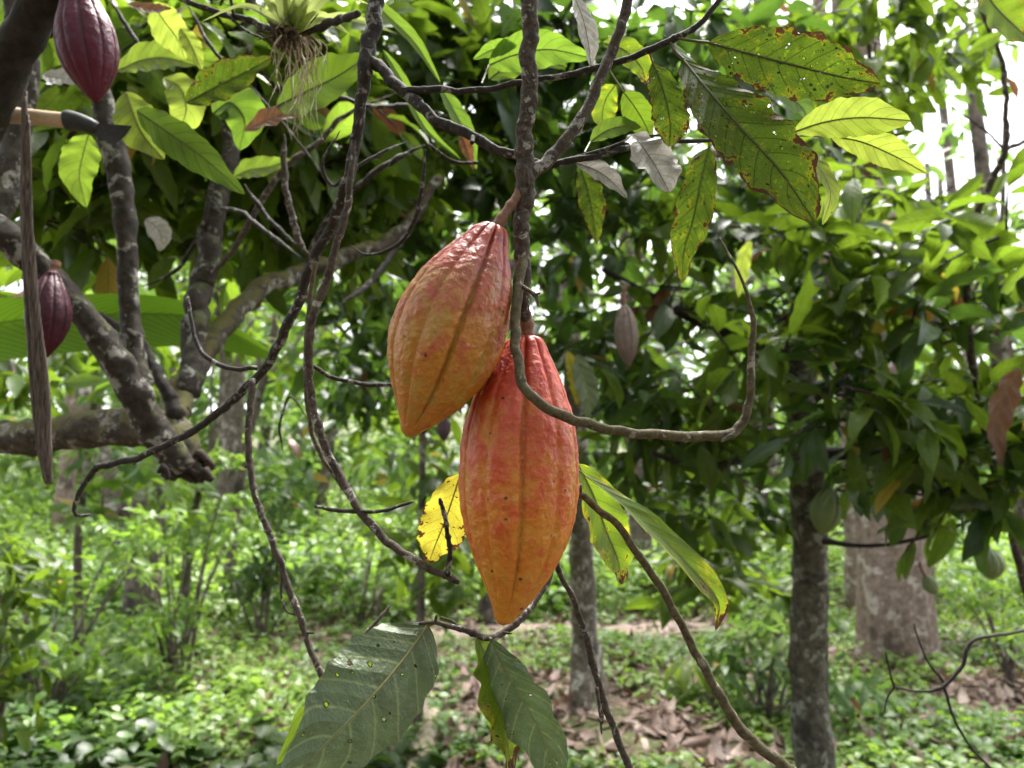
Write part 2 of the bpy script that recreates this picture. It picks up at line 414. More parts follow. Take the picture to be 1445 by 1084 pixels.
def pod_mat(name, top, midc, low, red, furrow_c, redk=0.5, rough=0.36, dots=True, wart=0.6, bloom=None, redv=(0.16, -0.22), spec=0.5, yell=None):
    g = G(name); v = g.obj()
    uv = g.n('SeparateXYZ', {0: g.n('UVMap')}, out=None); t = uv.outputs[1]
    fr = g.attr('furrow')
    nb = g.noise(v, 26, 4, 0.6); nm = g.noise(v, 62, 5, 0.65, 0.7); nf = g.noise(v, 210, 4, 0.6)
    tt = g.math('ADD', t, g.math('MULTIPLY_ADD', nb, 0.3, -0.15))
    col = g.ramp(tt, [(0.12, top), (0.34, tuple(0.6 * a + 0.4 * b for a, b in zip(top, midc))), (0.54, midc), (0.85, low)])
    rk = g.math('ADD', g.math('ADD', nm, g.math('MULTIPLY', g.math('SUBTRACT', fr, 0.35), -redv[0])), g.math('MULTIPLY', g.math('SUBTRACT', t, 0.4), redv[1]))
    col = g.mix(g.math('MULTIPLY', g.step(rk, redk, redk + 0.16), 0.75), col, red)
    col = g.mix(g.math('MULTIPLY', g.step(fr, 0.45, 0.95), 0.6), col, furrow_c)
    col = g.mix(g.math('MULTIPLY', g.step(nf, 0.5, 0.75), 0.25), col, tuple(min(1, c * 1.5 + 0.03) for c in midc))
    yk = g.math('MULTIPLY', g.step(g.noise(g.vmul(v, (1, 1, 0.5)), 55, 5, 0.65, 0.5), 0.46, 0.64), g.step(t, 0.08, 0.4))
    if yell is not None: col = g.mix(g.math('MULTIPLY', yk, 0.6), col, yell)
    if bloom is not None:
        col = g.mix(g.math('MULTIPLY', g.step(g.noise(g.vmul(v, (1, 1, 0.35)), 48, 5, 0.65), 0.47, 0.62), bloom[1]), col, bloom[0])
    if dots:
        vo = g.n('TexVoronoi', {'Vector': g.vadd(v, g.vmul(g.noise(v, 300, 2, out=1), (0.004, 0.004, 0.004))), 'Scale': 85.0}, out=None)
        d = g.math('MULTIPLY', g.math('SUBTRACT', 1.0, g.step(vo.outputs[0], 0.08, 0.17)), g.math('GREATER_THAN', g.n('SeparateColor', {0: vo.outputs[1]}), 0.62))
        col = g.mix(g.math('MULTIPLY', d, 0.9), col, (0.012, 0.008, 0.006))
        sk = g.math('MULTIPLY', g.step(g.noise(v, 75, 6, 0.75, 1.5), 0.60, 0.68), g.step(t, 0.74, 0.92))
        sc_ = g.step(g.noise(g.vadd(v, (2.1, 0.4, 5.5)), 46, 6, 0.72, 0.8), 0.66, 0.71)
        col = g.mix(g.math('MULTIPLY', sc_, 0.65), col, (0.10, 0.05, 0.025))
        col = g.mix(g.math('MULTIPLY', sk, 0.8), col, (0.02, 0.014, 0.01))
    vw = g.n('TexVoronoi', {'Vector': g.vadd(g.vmul(v, (1, 1, 0.75)), g.vmul(g.noise(v, 60, 3, out=1), (0.02, 0.02, 0.02))), 'Scale': 165.0}, feature='SMOOTH_F1')
    h = g.math('ADD', g.math('MULTIPLY', vw, -0.6), g.math('ADD', g.math('MULTIPLY', nm, 0.7), g.math('MULTIPLY', nf, 0.55)))
    rg = g.math('ADD', rough, g.math('MULTIPLY', nf, 0.22))
    return g.done(g.pbr(col, rg, g.bump(h, wart, 0.0035), spec, **{'Subsurface Weight': 0.02, 'Subsurface Radius': (0.01, 0.004, 0.002), 'Subsurface Scale': 0.4}))

ODD = [(0.0, (0.16, 0.045, 0.018)), (0.35, (0.10, 0.05, 0.025)), (0.55, (0.30, 0.24, 0.03)), (1.0, (0.22, 0.08, 0.04))]
M = {}
M['twig'] = bark_mat('twig_bark', (0.022, 0.015, 0.011), (0.085, 0.064, 0.048), (0.30, 0.285, 0.26), None, 0.57, 7.0, True)
M['twig_green'] = bark_mat('green_twig_bark', (0.04, 0.03, 0.013), (0.11, 0.088, 0.045), (0.25, 0.235, 0.19), None, 0.60, 7.0, True)
M['twig_dark'] = bark_mat('dark_twig_bark', (0.009, 0.007, 0.006), (0.038, 0.029, 0.023), (0.22, 0.21, 0.19), None, 0.56, 7.0, True)
M['twig_black'] = bark_mat('black_twig_bark', (0.014, 0.011, 0.009), (0.035, 0.028, 0.024), (0.1, 0.1, 0.09), None, 0.66, 9.0)
M['stalk'] = bark_mat('pod_stalk', (0.14, 0.065, 0.04), (0.20, 0.11, 0.075), (0.28, 0.2, 0.16), None, 0.7, 9.0)
M['bark'] = bark_mat('cacao_bark', (0.014, 0.010, 0.007), (0.046, 0.036, 0.026), (0.26, 0.255, 0.22), (0.06, 0.07, 0.016), 0.55, 1.9)
M['bark_dark'] = bark_mat('dark_cacao_bark', (0.010, 0.008, 0.006), (0.034, 0.026, 0.02), (0.12, 0.115, 0.10), (0.04, 0.04, 0.012), 0.63, 1.9, mossk=0.72)
M['bark_moss'] = bark_mat('mossy_bark', (0.025, 0.019, 0.013), (0.075, 0.058, 0.04), (0.28, 0.27, 0.23), (0.085, 0.078, 0.018), 0.54, 1.7, mossk=0.50)
M['bark_right'] = bark_mat('blotched_bark', (0.03, 0.026, 0.017), (0.10, 0.088, 0.062), (0.22, 0.22, 0.185), (0.05, 0.06, 0.015), 0.54, 1.0)
M['bark_lich'] = bark_mat('lichened_bark', (0.06, 0.048, 0.036), (0.15, 0.125, 0.095), (0.36, 0.34, 0.30), (0.06, 0.065, 0.02), 0.52, 0.9)
M['bark_pale'] = bark_mat('pale_bark', (0.12, 0.085, 0.065), (0.25, 0.185, 0.15), (0.42, 0.37, 0.33), (0.12, 0.14, 0.05), 0.55, 0.5, mossk=0.72, dark=(0.05, 0.035, 0.028))
M['bark_far'] = bark_mat('far_bark', (0.06, 0.045, 0.035), (0.16, 0.13, 0.105), (0.34, 0.32, 0.28), (0.10, 0.12, 0.04), 0.55, 0.35, mossk=0.7)
GREEN = [(0.0, (0.016, 0.040, 0.006)), (0.45, (0.045, 0.088, 0.011)), (1.0, (0.11, 0.165, 0.018))]
M['leaf'] = leaf_mat('cacao_leaf', GREEN, (0.22, 0.34, 0.014), (0.06, 0.09, 0.02), 0.07, 9, 0.40, 0.38, odd=ODD, spec=0.3)
M['leaf_dark'] = leaf_mat('shade_painted_cacao_leaf', [(0.0, (0.012, 0.032, 0.006)), (0.6, (0.028, 0.062, 0.010)), (1.0, (0.07, 0.115, 0.015))], (0.13, 0.25, 0.02), (0.06, 0.10, 0.035), 0.07, 9, 0.38, 0.30, odd=ODD, spec=0.3)  # darker copy of the cacao leaf, canopy shade put into its colour
M['leaf_lime'] = leaf_mat('young_leaf', [(0.0, (0.05, 0.11, 0.012)), (0.5, (0.09, 0.16, 0.015)), (1.0, (0.17, 0.21, 0.02))], (0.23, 0.37, 0.03), (0.08, 0.12, 0.03), 0.07, 9, 0.42, 0.45, odd=ODD)
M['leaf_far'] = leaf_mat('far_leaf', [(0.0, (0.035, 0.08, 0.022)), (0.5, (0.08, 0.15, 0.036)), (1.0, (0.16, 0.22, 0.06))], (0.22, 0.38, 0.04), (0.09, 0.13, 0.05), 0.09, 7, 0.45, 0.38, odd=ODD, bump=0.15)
M['herb'] = leaf_mat('herb_leaf', [(0.0, (0.03, 0.075, 0.016)), (0.4, (0.10, 0.195, 0.032)), (1.0, (0.22, 0.32, 0.06))], (0.36, 0.58, 0.05), (0.13, 0.2, 0.06), 0.09, 5, 0.42, 0.36, bump=0.15, spec=0.45)
M['leaf_deep'] = leaf_mat('deep_green_leaf', [(0.0, (0.018, 0.036, 0.005)), (1.0, (0.026, 0.046, 0.006))], (0.09, 0.15, 0.008), (0.008, 0.02, 0.005), 0.07, 9, 0.5, 0.35, spec=0.2)
M['petiole'] = plain_mat('leaf_stalk', (0.10, 0.10, 0.03), (0.16, 0.14, 0.05), 200, 0.6)
M['petiole_dark'] = plain_mat('dark_leaf_stalk', (0.05, 0.045, 0.015), (0.09, 0.08, 0.025), 200, 0.6)
M['spotted'] = leaf_mat('spotted_green_leaf', [(0.0, (0.03, 0.06, 0.008)), (1.0, (0.045, 0.08, 0.009))], (0.085, 0.125, 0.004), (0.012, 0.016, 0.005), 0.07, 10, 0.62, 0.55,
                        brown=(0.645, 0.20, 0.12), holes=(0.55, 14.0), speck=0.9, network=True, spec=0.15, halo_c=((0.06, 0.06, 0.01), (0.30, 0.28, 0.01)), pale=0.8, bump=0.9)
M['yellowgreen'] = leaf_mat('yellowing_leaf', [(0.0, (0.12, 0.18, 0.018)), (1.0, (0.18, 0.22, 0.02))], (0.38, 0.48, 0.07), (0.09, 0.12, 0.02), 0.06, 9, 0.5, 0.55,
                            brown=(0.70, 0.10, 0.04), speck=0.15, network=False, spec=0.2)
M['yellow'] = leaf_mat('yellow_leaf', [(0.0, (0.33, 0.29, 0.025)), (1.0, (0.36, 0.31, 0.025))], (0.40, 0.35, 0.04), (0.16, 0.18, 0.03), 0.06, 9, 0.5, 0.5,
                       brown=(0.625, 0.16, 0.18), speck=0.6, network=True)
M['turning'] = leaf_mat('turning_leaf', [(0.0, (0.055, 0.115, 0.012)), (1.0, (0.075, 0.135, 0.012))], (0.30, 0.42, 0.015), (0.10, 0.12, 0.03), 0.06, 9, 0.45, 0.5,
                        brown=(0.655, 0.08, 0.36), speck=0.4, network=True, yellow=(0.70, 0.22))
M['greyleaf'] = leaf_mat('grey_green_leaf', [(0.0, (0.09, 0.13, 0.066)), (1.0, (0.105, 0.145, 0.07))], (0.10, 0.17, 0.03), (0.22, 0.26, 0.115), 0.09, 7, 0.42, 0.12,
                         brown=(0.70, 0.02, 0.0), holes=(0.88, 13.0), network=True, bump=0.9, pale=0.35, spec=0.5)
M['deadgrey'] = leaf_mat('withered_grey_leaf', [(0.0, (0.42, 0.40, 0.37)), (1.0, (0.50, 0.48, 0.44))], (0.3, 0.27, 0.22), (0.26, 0.23, 0.20), 0.09, 7, 0.6, 0.2, speck=0.4, bump=0.9)
M['deadbrown'] = leaf_mat('dry_brown_leaf', [(0.0, (0.13, 0.055, 0.025)), (1.0, (0.19, 0.09, 0.045))], (0.26, 0.09, 0.02), (0.08, 0.035, 0.02), 0.08, 8, 0.6, 0.25, speck=0.4, bump=0.8)
M['banana'] = leaf_mat('banana_leaf', [(0.0, (0.06, 0.135, 0.014)), (1.0, (0.07, 0.15, 0.015))], (0.38, 0.70, 0.025), (0.10, 0.19, 0.03), 0.2, 40, 0.34, 0.5, bump=0.25, spec=0.5)
M['litter'] = leaf_mat('litter_leaf', [(0.0, (0.05, 0.03, 0.022)), (0.35, (0.15, 0.09, 0.068)), (0.75, (0.27, 0.18, 0.145)), (0.93, (0.36, 0.28, 0.23)), (1.0, (0.12, 0.055, 0.03))], (0.2, 0.1, 0.05), (0.10, 0.06, 0.045), 0.08, 7, 0.6, 0.1, speck=0.3, bump=0.6)
M['brom'] = leaf_mat('bromeliad_leaf', [(0.0, (0.17, 0.21, 0.06)), (1.0, (0.22, 0.26, 0.08))], (0.36, 0.42, 0.12), (0.24, 0.28, 0.08), 0.02, 1.0, 0.45, 0.45)
M['root'] = plain_mat('aerial_root', (0.22, 0.17, 0.10), (0.40, 0.33, 0.22), 300, 0.75)
M['rootball'] = plain_mat('root_ball', (0.03, 0.02, 0.013), (0.10, 0.07, 0.04), 150, 0.9, 0.8)
M['pod_a'] = pod_mat('mauve_orange_pod', (0.20, 0.026, 0.034), (0.39, 0.15, 0.014), (0.39, 0.14, 0.010), (0.35, 0.05, 0.026), (0.15, 0.075, 0.02), 0.48, 0.30, wart=0.6, yell=(0.31, 0.20, 0.028))
M['pod_b'] = pod_mat('orange_red_pod', (0.38, 0.034, 0.024), (0.50, 0.145, 0.013), (0.49, 0.16, 0.009), (0.45, 0.045, 0.016), (0.20, 0.09, 0.02), 0.46, 0.30, wart=0.6, yell=(0.48, 0.235, 0.026))
M['pod_p'] = pod_mat('purple_pod', (0.034, 0.003, 0.010), (0.036, 0.003, 0.011), (0.05, 0.004, 0.013), (0.06, 0.003, 0.015), (0.02, 0.005, 0.007), 0.5, 0.36, False, 0.4, spec=0.3)
M['pod_pg'] = pod_mat('purple_green_pod', (0.06, 0.006, 0.02), (0.065, 0.007, 0.022), (0.085, 0.006, 0.022), (0.11, 0.003, 0.026), (0.12, 0.10, 0.075), 0.5, 0.36, False, 0.4, spec=0.3, bloom=None)
M['pod_g'] = pod_mat('green_pod', (0.12, 0.16, 0.06), (0.14, 0.185, 0.07), (0.13, 0.17, 0.06), (0.11, 0.15, 0.05), (0.05, 0.07, 0.025), 0.6, 0.45, False, 0.4)
M['pod_dry'] = pod_mat('dried_pod', (0.11, 0.08, 0.065), (0.16, 0.125, 0.105), (0.12, 0.085, 0.07), (0.2, 0.16, 0.14), (0.06, 0.04, 0.03), 0.5, 0.85, True, 0.9)
M['pod_dk'] = pod_mat('dark_pod', (0.04, 0.018, 0.025), (0.06, 0.03, 0.035), (0.04, 0.02, 0.025), (0.06, 0.03, 0.04), (0.03, 0.02, 0.02), 0.5, 0.5, False, 0.5)
M['wood'] = plain_mat('handle_wood', (0.42, 0.29, 0.18), (0.56, 0.42, 0.28), 60, 0.5, 0.2, (1, 12, 12))
M['iron'] = plain_mat('tool_iron', (0.018, 0.018, 0.019), (0.04, 0.038, 0.036), 60, 0.55, 0.3, spec=0.5, metal=0.2)
M['fibre'] = plain_mat('dry_fibre', (0.02, 0.013, 0.010), (0.135, 0.10, 0.08), 90, 0.8, 0.9, (5, 5, 0.15))
M['deadwood'] = bark_mat('dead_wood', (0.20, 0.15, 0.11), (0.36, 0.29, 0.22), (0.45, 0.42, 0.36), (0.14, 0.13, 0.05), 0.6, 0.8, mossk=0.66)
M['rot'] = bark_mat('rotten_wood', (0.018, 0.012, 0.009), (0.05, 0.035, 0.025), (0.12, 0.11, 0.09), (0.05, 0.06, 0.02), 0.66, 0.6)

def ground_mat():
    g = G('forest_floor'); v = g.obj()
    n1 = g.noise(v, 1.1, 5, 0.6); n2 = g.noise(v, 14, 6, 0.7); vo = g.n('TexVoronoi', {'Vector': g.vadd(v, g.vmul(g.noise(v, 9, 3, out=1), (0.25, 0.25, 0.25))), 'Scale': 11.0}, out=None)
    lf = g.ramp(g.n('SeparateColor', {0: vo.outputs[1]}), [(0.0, (0.06, 0.036, 0.026)), (0.35, (0.16, 0.10, 0.075)), (0.7, (0.27, 0.19, 0.15)), (1.0, (0.11, 0.06, 0.04))])
    col = g.mix(g.step(n2, 0.42, 0.62), (0.04, 0.028, 0.02), lf)
    gr = g.math('MAXIMUM', g.step(n1, 0.46, 0.58), g.step(g.n('SeparateXYZ', {0: v}, out=1), 9.2, 11.0))
    col = g.mix(g.math('MULTIPLY', gr, 0.55), col, (0.055, 0.085, 0.02))
    h = g.math('ADD', vo.outputs[0], n2)
    return g.done(g.pbr(col, 0.85, g.bump(h, 0.8, 0.03), 0.2))
M['ground'] = ground_mat()
def path_mat():
    g = G('bare_path'); v = g.obj(); n = g.noise(v, 6, 6, 0.7)
    return g.done(g.pbr(g.mix(g.step(n, 0.3, 0.7), (0.13, 0.09, 0.072), (0.30, 0.235, 0.195)), 0.85, g.bump(g.noise(v, 40, 5), 0.6, 0.01), 0.2))
M['path'] = path_mat()

# ------------------------------------------------------------------ world, sun, camera
w = bpy.data.worlds.new('World'); sc.world = w; w.use_nodes = True
nt = w.node_tree; nt.nodes.clear()
sky = nt.nodes.new('ShaderNodeTexSky'); sky.sky_type = 'NISHITA'; sky.sun_disc = False
SUN_EL, SUN_AZ = math.radians(68), math.radians(20)      # azimuth from +Y (into the picture) towards +X
sky.sun_elevation = SUN_EL; sky.sun_rotation = SUN_AZ; sky.dust_density = 4.0; sky.air_density = 1.0; sky.ozone_density = 1.0
hsv = nt.nodes.new('ShaderNodeHueSaturation'); hsv.inputs['Saturation'].default_value = 0.22      # overcast: the cloud layer whitens the sky
bg = nt.nodes.new('ShaderNodeBackground'); bg.inputs[1].default_value = 0.075
wo = nt.nodes.new('ShaderNodeOutputWorld')
nt.links.new(sky.outputs[0], hsv.inputs['Color']); nt.links.new(hsv.outputs[0], bg.inputs[0]); nt.links.new(bg.outputs[0], wo.inputs[0])
sl = bpy.data.lights.new('sun', 'SUN'); sl.energy = 1.5; sl.angle = math.radians(18); sl.color = (1.0, 0.965, 0.91)
so = bpy.data.objects.new('sun', sl); COL.objects.link(so)
sd = Vector((math.sin(SUN_AZ) * math.cos(SUN_EL), math.cos(SUN_AZ) * math.cos(SUN_EL), math.sin(SUN_EL)))
so.rotation_euler = sd.to_track_quat('Z', 'Y').to_euler(); so.location = sd * 30
cd = bpy.data.cameras.new('camera'); cam = bpy.data.objects.new('camera', cd); COL.objects.link(cam)
cam.location = (0, 0, CAM_Z); cam.rotation_euler = (math.pi / 2 + PITCH, 0, 0)
cd.sensor_width = 36; cd.lens = 36 * FPX / 1445; cd.clip_start = 0.02; cd.clip_end = 500
cd.dof.use_dof = True; cd.dof.focus_distance = 0.585; cd.dof.aperture_fstop = 8.0; cd.dof.aperture_blades = 0
sc.camera = cam
sc.view_settings.view_transform = 'Standard'; sc.view_settings.look = 'None'
sc.view_settings.exposure = 3.25; sc.view_settings.gamma = 1.0

# ================================================================== SETTING
def build_ground():
    mb = MB(); n = 150
    a = np.linspace(-1, 1, n); xs = np.sign(a) * (np.abs(a) ** 2.2) * 120
    b = np.linspace(0, 1, n + 40); ys = -30 + 30 * np.clip(b / 0.15, 0, 1) + np.clip((b - 0.15) / 0.85, 0, 1) ** 2.0 * 150
    X, Y = np.meshgrid(xs, ys); Z = ground_z(X, Y) + 0.02 * np.sin(X * 7 + Y * 3) * np.cos(Y * 6)
    mb.add(np.stack([X, Y, Z], -1), grid_faces(len(ys), n, False))
    tag(mb.build('ground', M['ground']), 'leaf littered forest floor of brown soil and green patches', kind='structure')
build_ground()
mb = MB(); xs = np.linspace(-1.2, 3.0, 40); wv = np.linspace(-1, 1, 7)
yc = 8.7 + 0.15 * np.sin(xs * 1.3)
X = np.broadcast_to(xs[:, None], (40, 7)); Y = yc[:, None] + 0.26 * wv[None] * (1 + 0.2 * np.sin(xs * 5))[:, None]
mb.add(np.stack([X, Y, ground_z(X, Y) + 0.035 - 0.02 * np.abs(wv)[None]], -1), grid_faces(40, 7, False))
tag(mb.build('path', M['path']), 'pale bare earth path crossing behind the fruit', kind='structure')

def patch(x, y):
    return 0.5 + 0.5 * np.sin(x * 1.7 + 1.1 * np.sin(y * 1.3)) * np.cos(y * 1.45 + 0.9 * np.sin(x * 0.8) + 1.0)

def scatter(n, dmin, dmax, spread=0.85, pw=1.0):
    d = dmin * (dmax / dmin) ** (R.uniform(size=n) ** pw)
    x = d * R.uniform(-spread, spread, n)
    return x, d

def herbs(name, label, n, dmin, dmax, keep, size, hgt, nl, pw=1.0, mat='herb', tint=(0, 1)):
    x, y = scatter(n, dmin, dmax, pw=pw)
    m = R.uniform(size=n) < keep(x, y); x, y = x[m], y[m]; k = len(x)
    z = ground_z(x, y); L = Leaves()
    h = R.uniform(hgt[0], hgt[1], k); tn = np.clip(0.5 + 0.5 * np.sin(x * 2.1 + y) + R.normal(size=k) * 0.25, 0, 1)
    for i in range(nl):
        az = R.uniform(0, 6.28, k); lv = (i + 1) / nl
        pos = np.stack([x, y, z + h * (0.35 + 0.65 * lv)], -1)
        pos[:, :2] += R.normal(size=(k, 2)) * 0.02
        d = np.stack([np.cos(az), np.sin(az), R.uniform(-0.35, 0.5, k)], -1)
        L.add(pos, d, np.array([0, 0, 1.0]) + R.normal(size=(k, 3)) * 0.22, R.uniform(size[0], size[1], k), np.clip(tint[0] + (tint[1] - tint[0]) * (0.6 * tn + 0.4 * R.uniform(size=k)), 0, 1))
    mb = MB(); L.flush(mb, PROTO_HERB, R)
    st = np.stack([x, y, z], -1)[: min(k, 4000)]; hh = h[: len(st)]
    for s0, h0 in zip(st, hh):
        w_ = 0.0022
        v = [s0 + [-w_, 0, -0.02], s0 + [w_, 0, -0.02], s0 + [w_ * 0.5, 0.003, h0], s0 + [-w_ * 0.5, 0.003, h0],
             s0 + [0, -w_, -0.02], s0 + [0, w_, -0.02], s0 + [0.003, w_ * 0.5, h0], s0 + [0.003, -w_ * 0.5, h0]]
        mb.add(v, [[0, 1, 2, 3], [4, 5, 6, 7]], np.full((8, 2), 0.5), 0.3)
    return tag(mb.build(name, M[mat]), label, kind='stuff')

def keep_low(x, y):
    s = np.clip((patch(x, y) - 0.30) * 4, 0, 1)
    far = np.clip((y - 6.5) / 2, 0, 1)
    left = np.clip((-0.6 - x) * 1.5, 0, 1) * np.clip((y - 4.2) / 1.0, 0.05, 1)
    hole = np.where((x + 1.75) ** 2 + (y - 3.85) ** 2 < 0.42, 0.0, 1.0)
    return hole * np.clip(np.maximum(np.maximum(s * 0.9, far), left) * np.where(np.abs(y - 8.7) < 0.4, np.where((x > -1.1) & (x < 2.4), 0.05, 1), 1), 0, 1)
def keep_tall(x, y):
    a = np.clip((-0.45 - x / y * 1.6 - 0.0) * 4, 0, 1)
    hole = np.where((x + 1.75) ** 2 + (y - 3.75) ** 2 < 0.40, 0.0, 1.0)
    cl_ = np.clip((0.5 + 0.5 * np.sin(x * 5.1 + 1.3 * np.sin(y * 3.7)) * np.sin(y * 4.3 + np.sin(x * 2.9)) - 0.38) * 5, 0.04, 1)
    return a * hole * cl_ * np.clip((y - 3.7) / 0.9, 0.10, 1)
herbs('ground_cover', 'low bright green herbs carpeting the forest floor in patches', 22000, 3.0, 26, keep_low, (0.045, 0.10), (0.03, 0.16), 5)
herbs('undergrowth', 'knee high broad leaved green weeds filling the left side', 9500, 2.9, 12, keep_tall, (0.055, 0.13), (0.06, 0.38), 6, tint=(0.0, 1))
herbs('undergrowth', 'far tall green weeds on the rising slope behind the fruit', 12000, 8.0, 32, lambda x, y: np.clip(0.85 - 0.35 * (x > 3), 0, 1) * np.clip((y - 9.3) * 2 + (x < -1.3), 0, 1), (0.10, 0.21), (0.15, 0.8), 6, tint=(0.2, 1))

herbs('undergrowth', 'broad leaved weeds at lower left with the corner shade painted into their leaves', 1500, 2.8, 4.9, lambda x, y: np.clip((-0.35 - x) * 3, 0, 1) * np.clip((4.9 - y) / 0.6, 0, 1) * np.where((x + 1.7) ** 2 + (y - 3.8) ** 2 < 0.25, 0, 1), (0.08, 0.19), (0.06, 0.30), 6, mat='leaf_dark', tint=(0.0, 0.9))  # darkness of this corner painted through the darker leaf material

def litter():
    n = 9000; x, y = scatter(n, 2.6, 12); L = Leaves()
    z = ground_z(x, y) + R.uniform(0.015, 0.05, n); az = R.uniform(0, 6.28, n)
    d = np.stack([np.cos(az), np.sin(az), R.normal(size=n) * 0.12], -1)
    L.add(np.stack([x, y, z], -1), d, np.array([0, 0, 1.0]) * np.where(R.uniform(size=n) > 0.4, 1, -1)[:, None] + R.normal(size=(n, 3)) * 0.3, R.uniform(0.08, 0.24, n), R.uniform(size=n))
    mb = MB(); L.flush(mb, PROTO_HI, R)
    sx, sy = scatter(110, 2.8, 9)
    for i in range(110):
        a = R.uniform(0, 3.14); ln = R.uniform(0.15, 0.6); dx, dy = math.cos(a) * ln / 2, math.sin(a) * ln / 2
        q = spline([(sx[i] + dx * k, sy[i] + dy * k + 0.02 * R.normal(), float(ground_z(sx[i] + dx * k, sy[i] + dy * k)) + 0.04 + 0.02 * R.uniform()) for k in (-1, -0.3, 0.4, 1)], 4)
        tube(mb, q, np.linspace(0.009, 0.004, len(q)) * R.uniform(0.6, 1.6), 6, 0.1, 0, i, rnd=R.uniform(0.3, 0.9))
    tag(mb.build('leaf_litter', M['litter']), 'dry pinkish brown leaves lying over the forest floor', kind='stuff')
litter()

# ================================================================== FRUITING BRANCH (foreground centre)
BR = thing('fruiting_branch', 'knotted grey brown branch hanging down the centre and carrying two ripe orange pods', 'branch', P(748, -10, 0.6))
THICK = {1: 0.9, 2: 0.8, 3: 0.84, 4: 0.68, 5: 0.66, 6: 0.64, 20: 0.62, 21: 0.60, 22: 0.64, 23: 0.8, 24: 0.75, 25: 0.66, 26: 0.66, 28: 0.7, 29: 0.75, 30: 0.7, 31: 0.7,
         81: 0.60, 82: 0.86, 83: 0.80, 84: 0.85, 85: 0.68, 86: 0.78, 88: 0.7, 89: 0.7, 410: 0.8, 411: 0.8, 400: 0.66, 401: 0.75, 402: 0.8, 403: 0.8, 404: 0.8}
def branch_part(parent, name, rows, mat, sides=14, nodes=0.03, seed=0, n_per=14, rough=0.05, nodeamp=0.2, label=None, extra=None, lump=0.0):
    tk = THICK.get(seed, 1.0)
    mb = MB(); p, r = pxpath(rows, n_per); r = r * tk
    if name not in ('trunk', 'handle') and seed not in (81, 82, 83, 84):
        sl = np.concatenate([[0], np.cumsum(np.linalg.norm(np.diff(p, axis=0), axis=1))]); st_ = max(0.022, r.mean() * 2.5)
        off = np.array([[mnoise.noise(Vector((x_ / st_ + k_ * 17.3, seed * 1.7, 0.5))) + 0.5 * mnoise.noise(Vector((x_ / st_ * 2.3 + k_ * 9.1, seed * 2.9, 4.5))) for k_ in range(3)] for x_ in sl])
        p = p + off * (r * 0.55)[:, None]
    if seed >= 450 or seed in (88, 89, 30, 31):
        q_ = np.linspace(0, 1, len(r)); r = r * np.minimum(1, 0.22 + 4 * q_) * np.minimum(1, 0.22 + 3 * (1 - q_))
    tube(mb, p, r, sides, rough, nodes, seed, nodeamp=nodeamp, lump=lump * 1.9)
    for e in (extra or []):
        p, r = pxpath(e, 8); tube(mb, p, r * max(tk, 0.75), 8, rough, 0.008, seed + 3)
    o = mb.build(name, M[mat], parent)
    if label: o['label'] = label
    return o
branch_part(BR, 'stem', [(746, -30, 0.600, 12), (748, 30, 0.600, 12.5), (747, 90, 0.600, 12.5), (745, 150, 0.600, 13), (741, 210, 0.600, 13.5), (738, 262, 0.600, 15), (737, 300, 0.600, 12.5),
                         (737, 350, 0.600, 12.5), (738, 400, 0.602, 11), (740, 440, 0.606, 9.5), (742, 474, 0.612, 8)], 'twig', 20, 0.03, 1, 24, 0.04, 0.10,
            extra=[[(746, 118, 0.588, 3), (737, 108, 0.585, 1)], [(744, 262, 0.59, 4), (743, 240, 0.587, 3), (742, 236, 0.586, 2)]], lump=0.05)
branch_part(BR, 'side_branch', [(890, -20, 0.63, 9), (872, 45, 0.63, 9), (848, 110, 0.625, 9.5), (815, 175, 0.615, 10), (775, 222, 0.607, 11), (745, 252, 0.602, 12)], 'twig', 14, 0.025, 2, 16, 0.04, 0.12)
branch_part(BR, 'curved_twig', [(737, 368, 0.598, 9), (733, 385, 0.590, 9.5), (730, 420, 0.577, 9), (728, 470, 0.562, 8.5), (730, 515, 0.548, 9), (745, 553, 0.540, 9), (785, 584, 0.543, 9), (840, 602, 0.555, 8.5), (900, 612, 0.572, 8.5),
                                (960, 616, 0.588, 8.5), (1020, 616, 0.60, 8.5), (1045, 603, 0.605, 8), (1056, 570, 0.61, 7), (1061, 520, 0.613, 6.5), (1064, 465, 0.615, 5), (1058, 425, 0.618, 3.2), (1040, 380, 0.625, 2.2), (1015, 335, 0.64, 1.4)], 'twig_green', 16, 0.035, 3, 14, 0.05, 0.14,
            label='olive brown twig looping under the pods and up to the right',
            extra=[[(733, 402, 0.585, 4), (745, 409, 0.574, 3.5), (756, 418, 0.566, 3.6), (760, 432, 0.563, 2)], [(752, 417, 0.568, 3), (762, 414, 0.564, 2)], [(1035, 612, 0.60, 6), (1018, 622, 0.594, 3)]], lump=0.04)
TW_R = branch_part(BR, 'twig', [(742, 476, 0.66, 6), (775, 600, 0.67, 6), (806, 680, 0.66, 7), (830, 706, 0.655, 7.5), (880, 755, 0.65, 8), (932, 828, 0.645, 8.5), (975, 905, 0.64, 9), (1020, 990, 0.635, 10), (1060, 1045, 0.63, 11), (1125, 1095, 0.625, 11.5)],
            'twig_green', 14, 0.045, 4, 14, 0.05, 0.22, extra=[[(818, 695, 0.655, 5), (819, 684, 0.652, 3)]], lump=0.05)
